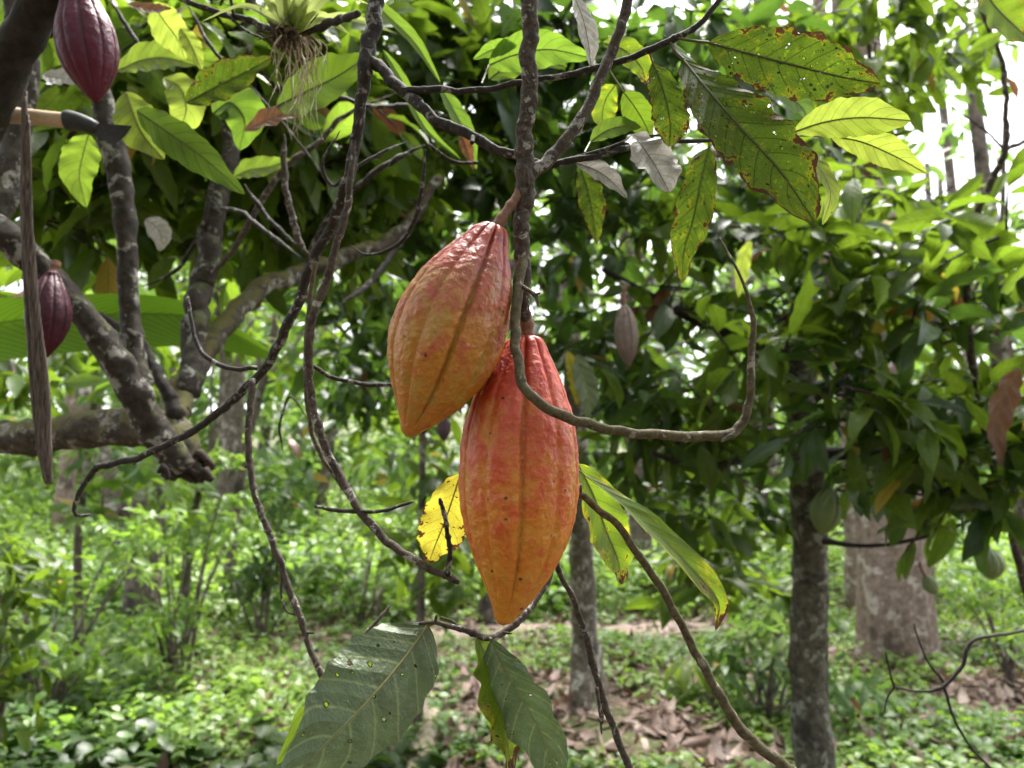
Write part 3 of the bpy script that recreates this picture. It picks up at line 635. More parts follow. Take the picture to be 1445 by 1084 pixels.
branch_part(BR, 'twig', [(770, 600, 0.672, 5), (778, 720, 0.68, 5), (786, 796, 0.675, 5.5), (812, 855, 0.67, 6.5), (835, 930, 0.665, 7), (848, 975, 0.66, 7.5), (868, 1030, 0.655, 7.5), (892, 1095, 0.65, 8)],
            'twig', 14, 0.03, 5, 14, 0.06, 0.25, extra=[[(842, 970, 0.655, 3.5), (846, 1000, 0.65, 3), (849, 1036, 0.648, 1.5)], [(845, 990, 0.652, 2), (851, 1015, 0.65, 2.4), (847, 1025, 0.65, 1)]], lump=0.06)
TW_B = branch_part(BR, 'twig', [(776, 720, 0.675, 5), (778, 800, 0.66, 5.5), (762, 838, 0.645, 6), (742, 865, 0.63, 6.5), (712, 893, 0.615, 7), (688, 900, 0.605, 7), (662, 893, 0.60, 6.5), (635, 884, 0.597, 5.5), (612, 878, 0.595, 4.5), (588, 880, 0.60, 3)],
            'twig', 14, 0.018, 6, 14, 0.07, 0.28, extra=[[(614, 878, 0.595, 3), (616, 868, 0.592, 2)], [(650, 889, 0.60, 3), (640, 878, 0.603, 2.5), (622, 871, 0.606, 2)], [(712, 893, 0.612, 3), (722, 894, 0.607, 1.5)]], lump=0.06)

# leaves on the fruiting branch
px_leaf([(604, 882, 0.60), (574, 925, 0.585), (524, 985, 0.56), (466, 1045, 0.54), (390, 1120, 0.52)], 76, 0.10, (-0.12, -0.10), 0.05, 4, 3, [M['greyleaf'], M['petiole']], TW_B,
        label='large dull grey green leaf with small holes hanging at the bottom', cup=0.1, n_per=16, nu=9, petiole=[(612, 879, 0.597)])
px_leaf([(600, 880, 0.615), (560, 905, 0.625), (500, 945, 0.625), (440, 1000, 0.62), (390, 1080, 0.61)], 60, 1.05, (0.1, 0.2), 0.05, 4, 4, [M['leaf'], M['petiole']], TW_B, petiole=[(610, 877, 0.6)])
px_leaf([(672, 898, 0.60), (690, 935, 0.605), (703, 985, 0.60), (715, 1035, 0.595), (722, 1100, 0.59)], 42, 0.95, (0.25, 0.1), 0.14, 4, 5, [M['turning'], M['petiole']], TW_B,
        label='narrow yellow green leaf with brown blotches hanging under the pods', petiole=[(684, 900, 0.605)])
px_leaf([(694, 903, 0.60), (715, 950, 0.595), (745, 1000, 0.59), (775, 1060, 0.585), (800, 1140, 0.58)], 48, -0.55, (0.15, 0.3), 0.08, 4, 6, [M['greyleaf'], M['petiole']], TW_B, petiole=[(690, 900, 0.605)])
px_leaf([(816, 655, 0.675), (838, 700, 0.69), (856, 750, 0.70), (872, 790, 0.70), (878, 825, 0.70)], 36, 0.45, (0.1, 0.35), 0.10, 4, 7, [M['turning'], M['petiole']], TW_R,
        label='yellow green leaf with a brown rim right of the lower pod', petiole=[(806, 650, 0.67)])
px_leaf([(822, 668, 0.665), (870, 705, 0.66), (925, 752, 0.655), (985, 812, 0.65), (1014, 850, 0.65), (1010, 890, 0.65)], 23, 1.0, (0.55, 0.15), 0.06, 4, 8, [M['turning'], M['petiole']], TW_R,
        label='long folded leaf with a curled dark tip right of the lower pod', petiole=[(812, 660, 0.668)], twist=-1.1)
px_leaf([(650, 668, 0.68), (640, 700, 0.68), (628, 735, 0.685), (614, 770, 0.69), (605, 795, 0.69)], 36, 0.25, (0.1, 0.15), 0.12, 3, 9, [M['yellow'], M['petiole']], BR,
        label='yellow leaf with black blotches behind the lower pod', petiole=[(690, 640, 0.675)])

# ------------------------------------------------------------------ pods
def pod(name, label, rows, mat, roll=0.0, nu=220, nv=200, depth=0.06, parent=None, neck=0.1, warts=0.012, stalk=None, group=None, stalkmat='stalk', seed=0, cat='cacao pod', local=None, sharp=1.0):
    """rows: (px,py,depth,radius_px) down the pod's axis; ten furrows, paired."""
    if local is None:
        q = spline([list(P(x, y, d)) + [r / FPX * d] for x, y, d, r in rows], 30)
    else:
        q = spline(local, 30)
    s = np.concatenate([[0], np.cumsum(np.linalg.norm(np.diff(q[:, :3], axis=0), axis=1))]); s /= s[-1]
    t = np.linspace(0, 1, nu); t = 0.5 * (1 - np.cos(np.pi * t)) * 0.6 + t * 0.4
    q = np.stack([np.interp(t, s, q[:, k]) for k in range(4)], -1)
    p, r = q[:, :3], np.clip(q[:, 3], 1e-5, None)
    T, A, B = frames(p)
    th = np.linspace(0, 2 * np.pi, nv, endpoint=False)
    ph = 5 * (th + roll)
    val = np.abs(np.sin(ph))
    alt = 0.5 + 0.5 * np.sign(np.sin(ph / 1.0 + np.pi / 2))
    prim = np.exp(-(np.sin(5 * (th + roll) / 1.0) / 0.22) ** 2)
    k5 = np.round((th + roll) / (np.pi / 5)).astype(int) % 2
    k10 = np.round((th + roll) / (np.pi / 5)).astype(int) % 10
    amp = np.where(k5 == 0, 1.0, 0.5) * np.random.default_rng(seed + 40).uniform(0.6, 1.2, 10)[k10]
    shape = (1 - val ** 0.8) ** 1.3 * 0.75 + prim * 0.45
    env = (0.62 + 1.5 * np.exp(-(t / 0.13) ** 2)) * np.clip((1.02 - t) / 0.16, 0, 1)
    fur = shape * amp
    line = np.exp(-(np.sin(5 * (th + roll)) / 0.11) ** 2) * np.where(k5 == 0, 1.0, 0.8)
    rr = r[:, None] * (1 - depth * sharp * env[:, None] * fur[None] * 1.6)
    rmax = r.max()
    v = p[:, None] + rr[..., None] * (np.cos(th)[None, :, None] * A[:, None] + np.sin(th)[None, :, None] * B[:, None])
    if warts > 0:
        kk = 3.8 / rmax; off = Vector((seed * 3.1, 1.7, 0.3))
        flat = v.reshape(-1, 3)
        nz = np.array([mnoise.noise(Vector(w_) * kk + off) * 0.8 + mnoise.noise(Vector(w_) * kk * 2.7 + off) * 0.55 + 0.35 * mnoise.noise(Vector(w_) * kk * 6 + off) for w_ in flat]).reshape(rr.shape)
        rr = rr * (1 + warts * nz * np.clip(t * 8, 0.3, 1)[:, None] * np.clip((1.03 - t) * 6, 0, 1)[:, None]) + 0 * rr
        v = p[:, None] + rr[..., None] * (np.cos(th)[None, :, None] * A[:, None] + np.sin(th)[None, :, None] * B[:, None])
    uv = np.stack([np.broadcast_to(th[None] / 6.2832, rr.shape), np.broadcast_to(t[:, None], rr.shape)], -1)
    base = p[0]
    root = thing(name, label, cat, base, group)
    mb = MB(); mb.add(v.reshape(-1, 3), grid_faces(nu, nv, True), uv.reshape(-1, 2), 0.3, att=np.broadcast_to((0.55 * shape * amp + 0.45 * line)[None] * np.clip(env * 1.5, 0, 1)[:, None], rr.shape).ravel())
    mb.build('husk', M[mat], root)
    if stalk is not None:
        mb = MB(); sp, sr = (pxpath(stalk, 10) if local is None else (spline([c[:3] for c in stalk], 8), np.interp(np.linspace(0, 1, (len(stalk) - 1) * 8 + 1 if len(stalk) > 2 else 9), np.linspace(0, 1, len(stalk)), [c[3] for c in stalk])))
        tube(mb, sp, sr, 14, 0.05, 0.012, seed + 2, lump=0.05)
        mb.build('stalk', M[stalkmat], root)
    return root

pod('cacao_pod', 'mauve and orange ripe cacao pod, upper of the two, tilted to the left', 
    [(698, 316, 0.588, 3), (697, 319, 0.588, 17), (694, 328, 0.588, 26), (686, 346, 0.587, 36), (672, 378, 0.585, 55), (654, 418, 0.582, 72), (636, 462, 0.580, 80.5), (621, 504, 0.580, 77), (606, 545, 0.581, 60), (593, 576, 0.582, 39), (582, 599, 0.583, 20), (576, 611, 0.583, 11), (573.5, 616, 0.583, 2)],
    'pod_a', roll=0.25, depth=0.105, warts=0.026, stalk=[(743, 258, 0.602, 9), (730, 278, 0.597, 7), (715, 298, 0.592, 6.5), (699, 322, 0.588, 8)], seed=1)
pod('cacao_pod', 'red and orange ripe cacao pod hanging lowest in the centre', 
    [(741, 472, 0.612, 3), (741, 475, 0.612, 18), (741, 483, 0.612, 28), (740, 500, 0.612, 37), (738, 535, 0.611, 55), (735, 580, 0.610, 73), (733, 630, 0.609, 82.5), (732, 690, 0.608, 84), (731, 740, 0.607, 77.5), (727, 790, 0.606, 60), (721, 832, 0.605, 38), (714, 862, 0.604, 20), (710, 876, 0.604, 12), (709, 882, 0.604, 2)],
    'pod_b', roll=0.05, depth=0.10, warts=0.024, stalk=[(741, 440, 0.610, 9), (742, 458, 0.612, 10), (742, 478, 0.613, 12)], seed=2)

# ================================================================== ARCHING BRANCH (left of centre)
AB = thing('arching_branch', 'long dark branch forking above the pods, its thin arms trailing down the left', 'branch', P(530, -20, 0.72))
branch_part(AB, 'limb', [(538, -25, 0.74, 17), (528, 30, 0.73, 17), (519, 80, 0.72, 17), (510, 130, 0.72, 13), (502, 190, 0.73, 12), (490, 250, 0.74, 12), (470, 310, 0.76, 11), (445, 365, 0.78, 11), (420, 430, 0.80, 11), (395, 485, 0.82, 11), (360, 535, 0.84, 10),
                         (310, 580, 0.85, 9), (250, 622, 0.86, 8), (190, 648, 0.87, 7.5), (140, 661, 0.88, 7), (117, 686, 0.88, 5.5), (106, 712, 0.88, 4.5), (109, 727, 0.88, 4), (128, 727, 0.88, 3)], 'twig_dark', 16, 0.05, 20, 14, 0.05, 0.15,
            extra=[[(190, 650, 0.87, 4), (191, 657, 0.868, 2.5)], [(140, 661, 0.88, 5), (133, 657, 0.878, 3)]], lump=0.05)
LIMB = branch_part(AB, 'limb', [(517, 82, 0.72, 14), (545, 103, 0.715, 14), (575, 133, 0.705, 14), (620, 170, 0.69, 13), (670, 195, 0.675, 12), (720, 217, 0.66, 11), (770, 232, 0.65, 9), (820, 224, 0.655, 7.5), (870, 212, 0.665, 7), (930, 202, 0.68, 5.5), (1010, 198, 0.70, 4)], 'twig_dark', 14, 0.03, 21, 14, 0.06, 0.2,
            extra=[[(800, 226, 0.655, 4), (850, 212, 0.66, 4), (895, 196, 0.67, 3), (935, 190, 0.68, 2)], [(668, 193, 0.672, 5), (666, 202, 0.66, 4)]], lump=0.06)
branch_part(AB, 'twig', [(498, 200, 0.725, 6), (494, 270, 0.72, 8), (480, 330, 0.72, 8.5), (460, 395, 0.72, 9), (441, 450, 0.72, 9), (436, 500, 0.72, 9), (440, 560, 0.72, 8.5), (452, 610, 0.715, 8.5), (475, 665, 0.71, 8.5), (510, 722, 0.70, 8.5), (550, 768, 0.69, 8.5), (600, 800, 0.68, 8), (634, 814, 0.67, 8), (649, 820, 0.668, 6)],
            'twig', 14, 0.03, 22, 14, 0.05, 0.18, label='grey brown twig sweeping down to a broken end beside the lower pod', lump=0.05)
branch_part(AB, 'twig', [(632, 812, 0.668, 5), (634, 780, 0.664, 4.5), (630, 745, 0.66, 4.5), (625, 718, 0.658, 4.5), (621, 703, 0.656, 3)], 'twig_dark', 10, 0.008, 23, 12, 0.12, 0.35, label='short knobbly dark spur standing up at the twig end', lump=0.12)
branch_part(AB, 'twig', [(446, 370, 0.735, 4), (436, 430, 0.735, 4.5), (432, 500, 0.73, 5), (433, 560, 0.73, 5), (440, 610, 0.725, 5), (455, 645, 0.72, 5), (485, 690, 0.712, 4)], 'twig_green', 10, 0.03, 24, 12, 0.05, 0.2)
branch_part(AB, 'twig', [(357, 535, 0.83, 7), (352, 580, 0.82, 7.5), (350, 635, 0.81, 7.5), (358, 690, 0.80, 7), (376, 745, 0.79, 7), (398, 805, 0.78, 7), (420, 860, 0.77, 7), (438, 915, 0.76, 6.5), (462, 972, 0.75, 6.5)], 'twig', 12, 0.03, 25, 14, 0.06, 0.22,
            extra=[[(398, 800, 0.78, 2.5), (397, 840, 0.775, 2), (404, 862, 0.772, 1.6), (416, 868, 0.77, 1.6)], [(352, 655, 0.81, 4), (346, 660, 0.805, 2)], [(428, 893, 0.765, 3), (443, 893, 0.76, 2)]], lump=0.06)
TW_C = branch_part(AB, 'twig', [(565, 128, 0.705, 7), (600, 126, 0.70, 7.5), (660, 128, 0.69, 6.5), (720, 120, 0.675, 6.5), (780, 108, 0.66, 6.5), (855, 93, 0.65, 7), (910, 73, 0.645, 7), (960, 52, 0.64, 7), (990, 30, 0.64, 6), (1025, -10, 0.64, 5)], 'twig_dark', 12, 0.03, 26, 14, 0.05, 0.22, lump=0.05)
branch_part(AB, 'twig', [(438, 515, 0.73, 3), (470, 533, 0.735, 3), (510, 541, 0.74, 3), (556, 543, 0.75, 3)], 'twig_dark', 8, 0.03, 27)
branch_part(AB, 'twig', [(362, 520, 0.835, 5), (330, 520, 0.84, 4.5), (300, 510, 0.85, 4.5), (280, 490, 0.86, 4.5), (270, 455, 0.87, 4), (265, 420, 0.88, 3.5)], 'twig_dark', 10, 0.03, 28)
branch_part(AB, 'twig', [(505, 20, 0.80, 6), (470, 32, 0.86, 7.5), (430, 44, 0.90, 8), (385, 42, 0.92, 8), (350, 28, 0.93, 6.5), (310, 18, 0.94, 6), (262, 2, 0.95, 5), (240, -15, 0.95, 5)], 'twig_dark', 12, 0.04, 29, 12, 0.08, 0.2,
            extra=[[(330, 22, 0.93, 3.5), (325, -5, 0.93, 3)], [(320, 20, 0.93, 3), (345, 42, 0.93, 2.5), (372, 55, 0.93, 2)]])
branch_part(AB, 'twig', [(480, 185, 0.725, 4), (455, 230, 0.80, 3), (470, 262, 0.82, 3), (497, 240, 0.82, 3.5), (540, 215, 0.84, 4), (575, 200, 0.86, 4)], 'twig_dark', 8, 0.03, 30)
branch_part(AB, 'twig', [(600, 210, 0.85, 5), (597, 260, 0.86, 4.5), (585, 310, 0.88, 4.5), (562, 345, 0.90, 4), (520, 360, 0.92, 3.5), (492, 345, 0.92, 3)], 'twig_dark', 8, 0.03, 31,
            extra=[[(605, 205, 0.85, 3.5), (640, 228, 0.86, 3), (675, 230, 0.87, 3)]])
branch_part(AB, 'twig', [(445, 715, 0.715, 2.5), (500, 722, 0.70, 3), (540, 720, 0.70, 2.6), (583, 708, 0.70, 2)], 'twig_dark', 8, 0.02, 32)
branch_part(AB, 'twig', [(462, 948, 0.752, 3.5), (490, 925, 0.76, 3.5), (515, 895, 0.77, 3), (550, 855, 0.79, 2)], 'twig', 8, 0.02, 33)

SPOT = [M['spotted'], M['petiole_dark']]
px_leaf([(1000, 60, 0.62), (1055, 75, 0.60), (1120, 92, 0.58), (1185, 108, 0.57), (1242, 118, 0.56)], 47, -0.15, (0.12, 0.12), 0.05, 5, 41, SPOT, TW_C, ragged=0.055, label='dark spotted green leaf with a charred tip, topmost on the right', petiole=[(955, 54, 0.64), (980, 58, 0.63)], n_per=16, nu=9)
px_leaf([(964, 84, 0.63), (1000, 128, 0.60), (1050, 185, 0.575), (1100, 240, 0.56), (1150, 312, 0.55)], 58, 0.12, (0.12, 0.1), 0.05, 5, 42, SPOT, TW_C, kind='blunt', ragged=0.055, label='largest spotted green leaf with brown burnt edges and holes', petiole=[(945, 58, 0.642), (952, 72, 0.637)], n_per=16, nu=9)
px_leaf([(921, 88, 0.64), (932, 115, 0.635), (942, 150, 0.63), (946, 180, 0.63), (944, 207, 0.63)], 29, 0.1, (0.15, 0.2), 0.08, 4, 43, SPOT, TW_C, kind='blunt', ragged=0.055, label='small spotted green leaf with a rusty right edge under the twig', petiole=[(917, 76, 0.645)])
px_leaf([(950, 62, 0.66), (975, 100, 0.67), (985, 140, 0.68), (985, 185, 0.68)], 26, 0.9, (0.2, 0.2), 0.05, 4, 44, [M['leaf'], M['petiole']], TW_C)
px_leaf([(1120, 186, 0.70), (1165, 172, 0.695), (1215, 166, 0.69), (1285, 170, 0.685)], 31, 0.1, (0.15, 0.1), 0.05, 4, 45, [M['yellowgreen'], M['petiole']], LIMB, kind='blunt', label='glowing lime yellow leaf pointing right, upper of a pair', petiole=[(1040, 196, 0.70), (1080, 194, 0.70)], n_per=14)
px_leaf([(1172, 192, 0.70), (1215, 200, 0.70), (1262, 220, 0.695), (1308, 245, 0.69)], 24, -0.15, (0.1, 0.2), 0.06, 4, 46, [M['yellowgreen'], M['petiole']], LIMB, label='glowing lime yellow leaf pointing right, lower of a pair', petiole=[(1060, 197, 0.705), (1120, 192, 0.70)])
px_leaf([(1130, 215, 0.64), (1158, 240, 0.635), (1172, 275, 0.63), (1160, 318, 0.63)], 22, 0.6, (0.1, 0.2), 0.05, 4, 47, [M['yellowgreen'], M['petiole']], AB)
px_leaf([(1045, 105, 0.75), (1090, 120, 0.75), (1130, 150, 0.75), (1140, 170, 0.75)], 26, 0.4, (0.1, 0.2), 0.05, 4, 48, [M['leaf_lime'], M['petiole']], AB)
px_leaf([(890, 190, 0.66), (905, 205, 0.65), (925, 235, 0.645), (945, 272, 0.64)], 38, 0.2, (0.1, 0.5), 0.22, 2.5, 49, [M['deadgrey'], M['petiole']], LIMB, kind='blunt', label='crumpled silvery dead leaf hanging from the crossing limb', petiole=[(893, 200, 0.667)], ragged=0.06)
px_leaf([(812, 230, 0.66), (840, 240, 0.66), (862, 255, 0.66), (885, 280, 0.66)], 17, 0.3, (0.2, 0.3), 0.1, 3, 50, [M['deadgrey'], M['petiole']], LIMB, label='narrow silvery dead leaf right of the knot')
px_leaf([(808, -10, 0.66), (822, 25, 0.655), (830, 60, 0.65), (834, 95, 0.65)], 19, 0.5, (0.15, 0.3), 0.08, 3, 51, [M['deadgrey'], M['petiole']], AB, label='silvery leaf hanging in from the top edge')
px_leaf([(1000, 208, 0.80), (990, 250, 0.79), (978, 310, 0.78), (966, 350, 0.78), (962, 400, 0.78)], 27, -0.35, (0.2, 0.35), 0.1, 4, 52, [M['spotted'], M['petiole_dark']], LIMB, label='drooping green leaf with brown edges below the crossing limb', petiole=[(1000, 198, 0.72)])
px_leaf([(820, 238, 0.78), (828, 265, 0.78), (836, 300, 0.78), (842, 345, 0.78)], 22, 0.3, (0.2, 0.3), 0.1, 4, 53, [M['spotted'], M['petiole_dark']], LIMB, petiole=[(815, 228, 0.70)])
px_leaf([(833, 200, 0.72), (855, 185, 0.72), (880, 178, 0.72), (905, 180, 0.72)], 17, 0.3, (0.1, 0.2), 0.05, 4, 54, [M['leaf_lime'], M['petiole']], LIMB, petiole=[(825, 215, 0.67)])
px_leaf([(880, 130, 0.72), (895, 150, 0.72), (910, 175, 0.73), (918, 195, 0.73)], 22, -0.6, (0.2, 0.2), 0.05, 4, 55, [M['leaf'], M['petiole']], AB, petiole=[(860, 100, 0.66)])
px_leaf([(690, 92, 0.85), (725, 78, 0.85), (775, 70, 0.85), (835, 82, 0.85)], 28, -0.2, (0.1, 0.2), 0.08, 4, 56, [M['leaf_lime'], M['petiole']], AB, petiole=[(680, 118, 0.80)])
px_leaf([(690, 112, 0.9), (720, 90, 0.9), (750, 80, 0.9), (800, 95, 0.9)], 30, 0.2, (0.1, 0.2), 0.08, 4, 57, [M['leaf'], M['petiole']], AB)
px_leaf([(850, 60, 0.8), (880, 70, 0.8), (905, 95, 0.8), (910, 120, 0.8)], 22, 0.2, (0.1, 0.2), 0.08, 4, 58, [M['turning'], M['petiole']], AB)
px_leaf([(868, 120, 0.85), (855, 140, 0.85), (850, 165, 0.85), (856, 190, 0.85)], 20, 0.3, (0.1, 0.2), 0.08, 4, 59, [M['turning'], M['petiole']], AB)
px_leaf([(390, 150, 1.0), (430, 130, 0.98), (475, 108, 0.96), (520, 78, 0.95)], 42, 0.25, (0.1, 0.15), 0.05, 4, 60, [M['leaf'], M['petiole']], AB)
px_leaf([(345, 185, 1.0), (375, 170, 1.0), (405, 160, 1.0), (440, 155, 1.0)], 20, 0.4, (0.1, 0.3), 0.15, 3, 61, [M['deadbrown'], M['petiole']], AB, label='dry brown leaf scrap hanging left of the fork')
px_leaf([(620, 120, 1.0), (640, 155, 1.0), (660, 195, 1.0), (672, 240, 1.0)], 15, 0.5, (0.3, 0.3), 0.05, 4, 62, [M['leaf_lime'], M['petiole']], AB)
px_leaf([(650, 190, 0.9), (655, 200, 0.9), (660, 215, 0.9), (668, 240, 0.9)], 10, 0.3, (0.3, 0.3), 0.1, 4, 63, [M['deadbrown'], M['petiole']], AB)

px_leaf([(505, -20, 0.95), (545, 20, 0.95), (585, 60, 0.95), (622, 118, 0.95)], 12, 0.4, (0.4, 0.4), 0.02, 3, 64, [M['leaf_lime'], M['petiole']], AB)
px_leaf([(540, 70, 1.05), (565, 110, 1.05), (600, 180, 1.05), (650, 225, 1.05)], 9, 0.4, (0.4, 0.4), 0.02, 3, 65, [M['leaf_lime'], M['petiole']], AB)
px_leaf([(730, 60, 0.85), (710, 66, 0.85), (690, 72, 0.85), (668, 84, 0.85)], 12, 0.2, (0.3, 0.3), 0.04, 3, 66, [M['leaf_lime'], M['petiole']], AB)

# ------------------------------------------------------------------ bromeliad on the thin bough
BM = thing('bromeliad', 'pale green air plant with dangling roots perched on the thin top bough', 'air plant', P(415, 46, 0.9))
mb = MB()
for i in range(46):
    a = R.uniform(0, 6.28); c = P(410 + R.normal() * 10, 44 + R.normal() * 5, 0.9 + R.normal() * 0.010)
    q = spline([c, c + R.normal(size=3) * 0.009, c + R.normal(size=3) * 0.016 + [0, 0, -0.01]], 4)
    tube(mb, q, np.linspace(0.0022, 0.0007, len(q)), 5, 0.1, 0, i, cap=False)
mb.build('root_ball', M['rootball'], BM)
for i, (ax, ay, wd) in enumerate([(-75, -70, 11), (-40, -95, 14), (-12, -110, 16), (18, -110, 16), (45, -90, 14), (80, -60, 12), (110, -18, 11), (-95, -35, 10), (60, -18, 14), (-30, -45, 18), (25, -50, 18)]):
    d0 = 0.9 + 0.02 * math.cos(i * 2.1)
    px_leaf([(412 + ax * 0.08, 40, d0), (412 + ax * 0.35, 40 + ay * 0.45, d0 - 0.01), (412 + ax * 0.75, 40 + ay * 0.85, d0), (412 + ax * 1.35, 40 + ay + 26, d0 + 0.02)], wd * 0.75, R.uniform(-0.5, 0.5), (0.5, 0.5), 0.0, 1, 70 + i, [M['brom']], BM, kind='strap', n_per=6)
mb = MB()
for i in range(34):
    x0 = 372 + R.beta(2, 2) * 95; ln = R.uniform(40, 150) * (1.0 if 395 < x0 < 450 else 0.6); dr = R.normal() * 12
    d0 = 0.9 + R.normal() * 0.012
    rows = [(x0 + (412 - x0) * 0.4, 50, d0, 1.5)] + [(x0 + dr * s + R.normal() * 3.5, 55 + ln * s, d0 + 0.01 * R.normal(), 1.5 - s) for s in (0.15, 0.35, 0.6, 0.8, 1.0)]
    p, r = pxpath(rows, 6); tube(mb, p, np.clip(r * 0.72, 0.00032, None), 5, 0.05, 0, i, cap=False)
o = mb.build('roots', M['root'], BM); o['kind'] = 'stuff'

# ================================================================== LEFT CACAO TREE
LT = thing('cacao_tree', 'leaning lichen spotted cacao tree sprouting from a fallen mossy trunk on the left', 'tree', on_ground(-250, 1.9))
branch_part(LT, 'trunk', [(-900, 1900, 1.5, 60), (-560, 1250, 1.6, 50), (-300, 760, 1.6, 36), (-100, 626, 1.58, 25), (20, 619, 1.55, 24), (120, 607, 1.5, 24), (200, 600, 1.46, 25), (240, 618, 1.42, 30), (262, 655, 1.40, 20)], 'bark_moss', 28, 0.12, 80, 16, 0.05, 0.12, lump=0.10)
branch_part(LT, 'limb', [(262, 662, 1.36, 24), (245, 640, 1.36, 30), (222, 612, 1.35, 33), (190, 556, 1.33, 34), (150, 490, 1.31, 33), (110, 435, 1.29, 31), (70, 392, 1.27, 32), (20, 345, 1.25, 34), (-35, 300, 1.22, 38), (-50, 240, 1.15, 40)], 'bark', 28, 0.10, 81, 16, 0.05, 0.10, lump=0.10)
branch_part(LT, 'limb', [(196, 545, 1.345, 22), (188, 490, 1.36, 18), (183, 430, 1.37, 16), (179, 350, 1.38, 16), (174, 280, 1.385, 17), (163, 220, 1.39, 19), (150, 165, 1.40, 18), (138, 120, 1.40, 15), (120, 60, 1.42, 14), (105, -30, 1.44, 14)], 'bark', 22, 0.10, 82, 14, 0.05, 0.12, lump=0.08)
branch_part(LT, 'limb', [(-60, 270, 1.10, 36), (-32, 190, 1.08, 35), (8, 105, 1.06, 33), (38, 45, 1.04, 32), (66, -8, 1.02, 31), (96, -60, 1.0, 30)], 'bark_dark', 24, 0.10, 83, 14, 0.05, 0.12, lump=0.08)
branch_part(LT, 'limb', [(-20, 330, 1.25, 24), (12, 250, 1.3, 23), (30, 160, 1.34, 20), (38, 80, 1.36, 18), (25, 10, 1.38, 20), (10, -40, 1.4, 20)], 'bark', 20, 0.1, 84, 14, 0.05, 0.12, lump=0.08)
branch_part(LT, 'limb', [(245, 625, 1.42, 28), (256, 580, 1.50, 26), (268, 535, 1.60, 24), (300, 480, 1.75, 21), (345, 428, 1.9, 19), (400, 392, 2.05, 18), (470, 370, 2.2, 16), (560, 330, 2.4, 13), (620, 250, 2.5, 10)], 'bark_moss', 20, 0.1, 85, 14, 0.05, 0.1, lump=0.08)
branch_part(LT, 'limb', [(262, 560, 1.53, 22), (275, 470, 1.62, 20), (288, 390, 1.68, 20), (300, 320, 1.72, 18), (322, 240, 1.76, 15), (330, 170, 1.8, 13), (350, 60, 1.86, 11), (360, -40, 1.9, 9)], 'bark', 20, 0.1, 86, 14, 0.05, 0.1, lump=0.08)
branch_part(LT, 'limb', [(250, 590, 1.42, 12), (238, 560, 1.42, 9), (215, 515, 1.44, 7), (195, 480, 1.47, 6), (140, 445, 1.5, 5)], 'bark_dark', 10, 0.05, 87)
branch_part(LT, 'limb', [(402, 190, 1.2, 6), (400, 230, 1.2, 6.5), (408, 290, 1.2, 7), (425, 345, 1.2, 7), (440, 365, 1.2, 6)], 'twig', 10, 0.04, 88, 14, 0.08)
branch_part(LT, 'limb', [(290, 400, 1.66, 7), (330, 350, 1.65, 6), (395, 245, 1.6, 6), (450, 200, 1.6, 5), (490, 160, 1.6, 5), (560, 130, 1.6, 4)], 'twig', 10, 0.05, 89, 14, 0.06)
for k_, rows in enumerate([[(600, 205, 1.3, 4), (560, 225, 1.3, 4), (505, 262, 1.32, 4), (455, 320, 1.35, 3.5), (430, 380, 1.36, 3), (405, 470, 1.38, 2.5)],
                          [(330, 200, 1.7, 4), (300, 260, 1.7, 4), (285, 320, 1.7, 3), (250, 380, 1.72, 3), (200, 405, 1.75, 2.5)],
                          [(345, 260, 1.5, 3), (372, 300, 1.5, 3), (400, 330, 1.5, 3), (425, 350, 1.5, 3)],
                          [(440, 95, 1.4, 3), (470, 130, 1.4, 3), (520, 150, 1.42, 3), (575, 150, 1.45, 3), (640, 165, 1.5, 2.5)],
                          [(155, 0, 1.3, 3.5), (180, 40, 1.3, 3.5), (200, 72, 1.3, 3), (215, 110, 1.3, 2)],
                          [(262, 0, 1.4, 3), (300, 70, 1.4, 3), (350, 120, 1.42, 2.5), (420, 200, 1.45, 2), (470, 270, 1.5, 2)],
                          [(425, 365, 1.3, 3), (380, 330, 1.35, 3), (340, 300, 1.4, 3), (300, 292, 1.45, 2.5)],
                          [(480, 430, 1.9, 4), (520, 400, 2.0, 4), (560, 350, 2.1, 4), (600, 290, 2.2, 3)],
                          [(400, 640, 1.1, 2), (395, 600, 1.1, 2), (410, 560, 1.1, 2), (440, 600, 1.1, 1.5)]]):
    branch_part(LT, 'twig', rows, 'twig_dark', 8, 0.03, 450 + k_, 8, 0.1, 0.25, lump=0.1)
mb = MB(); c0 = P(258, 655, 1.375)
for i in range(26):
    a = R.normal(size=3) * [0.02, 0.015, 0.012]
    q = spline([c0 + a, c0 + a + [0.008, 0, -0.006], c0 + a + [0.012 + R.uniform(0, 0.008), 0, -0.012 - R.uniform(0, 0.01)]], 4)
    tube(mb, q, np.linspace(0.012, 0.005, len(q)), 8, 0.2, 0, i, lump=0.3)
mb.build('stub', M['rot'], LT)['label'] = 'black rotten broken stub end'
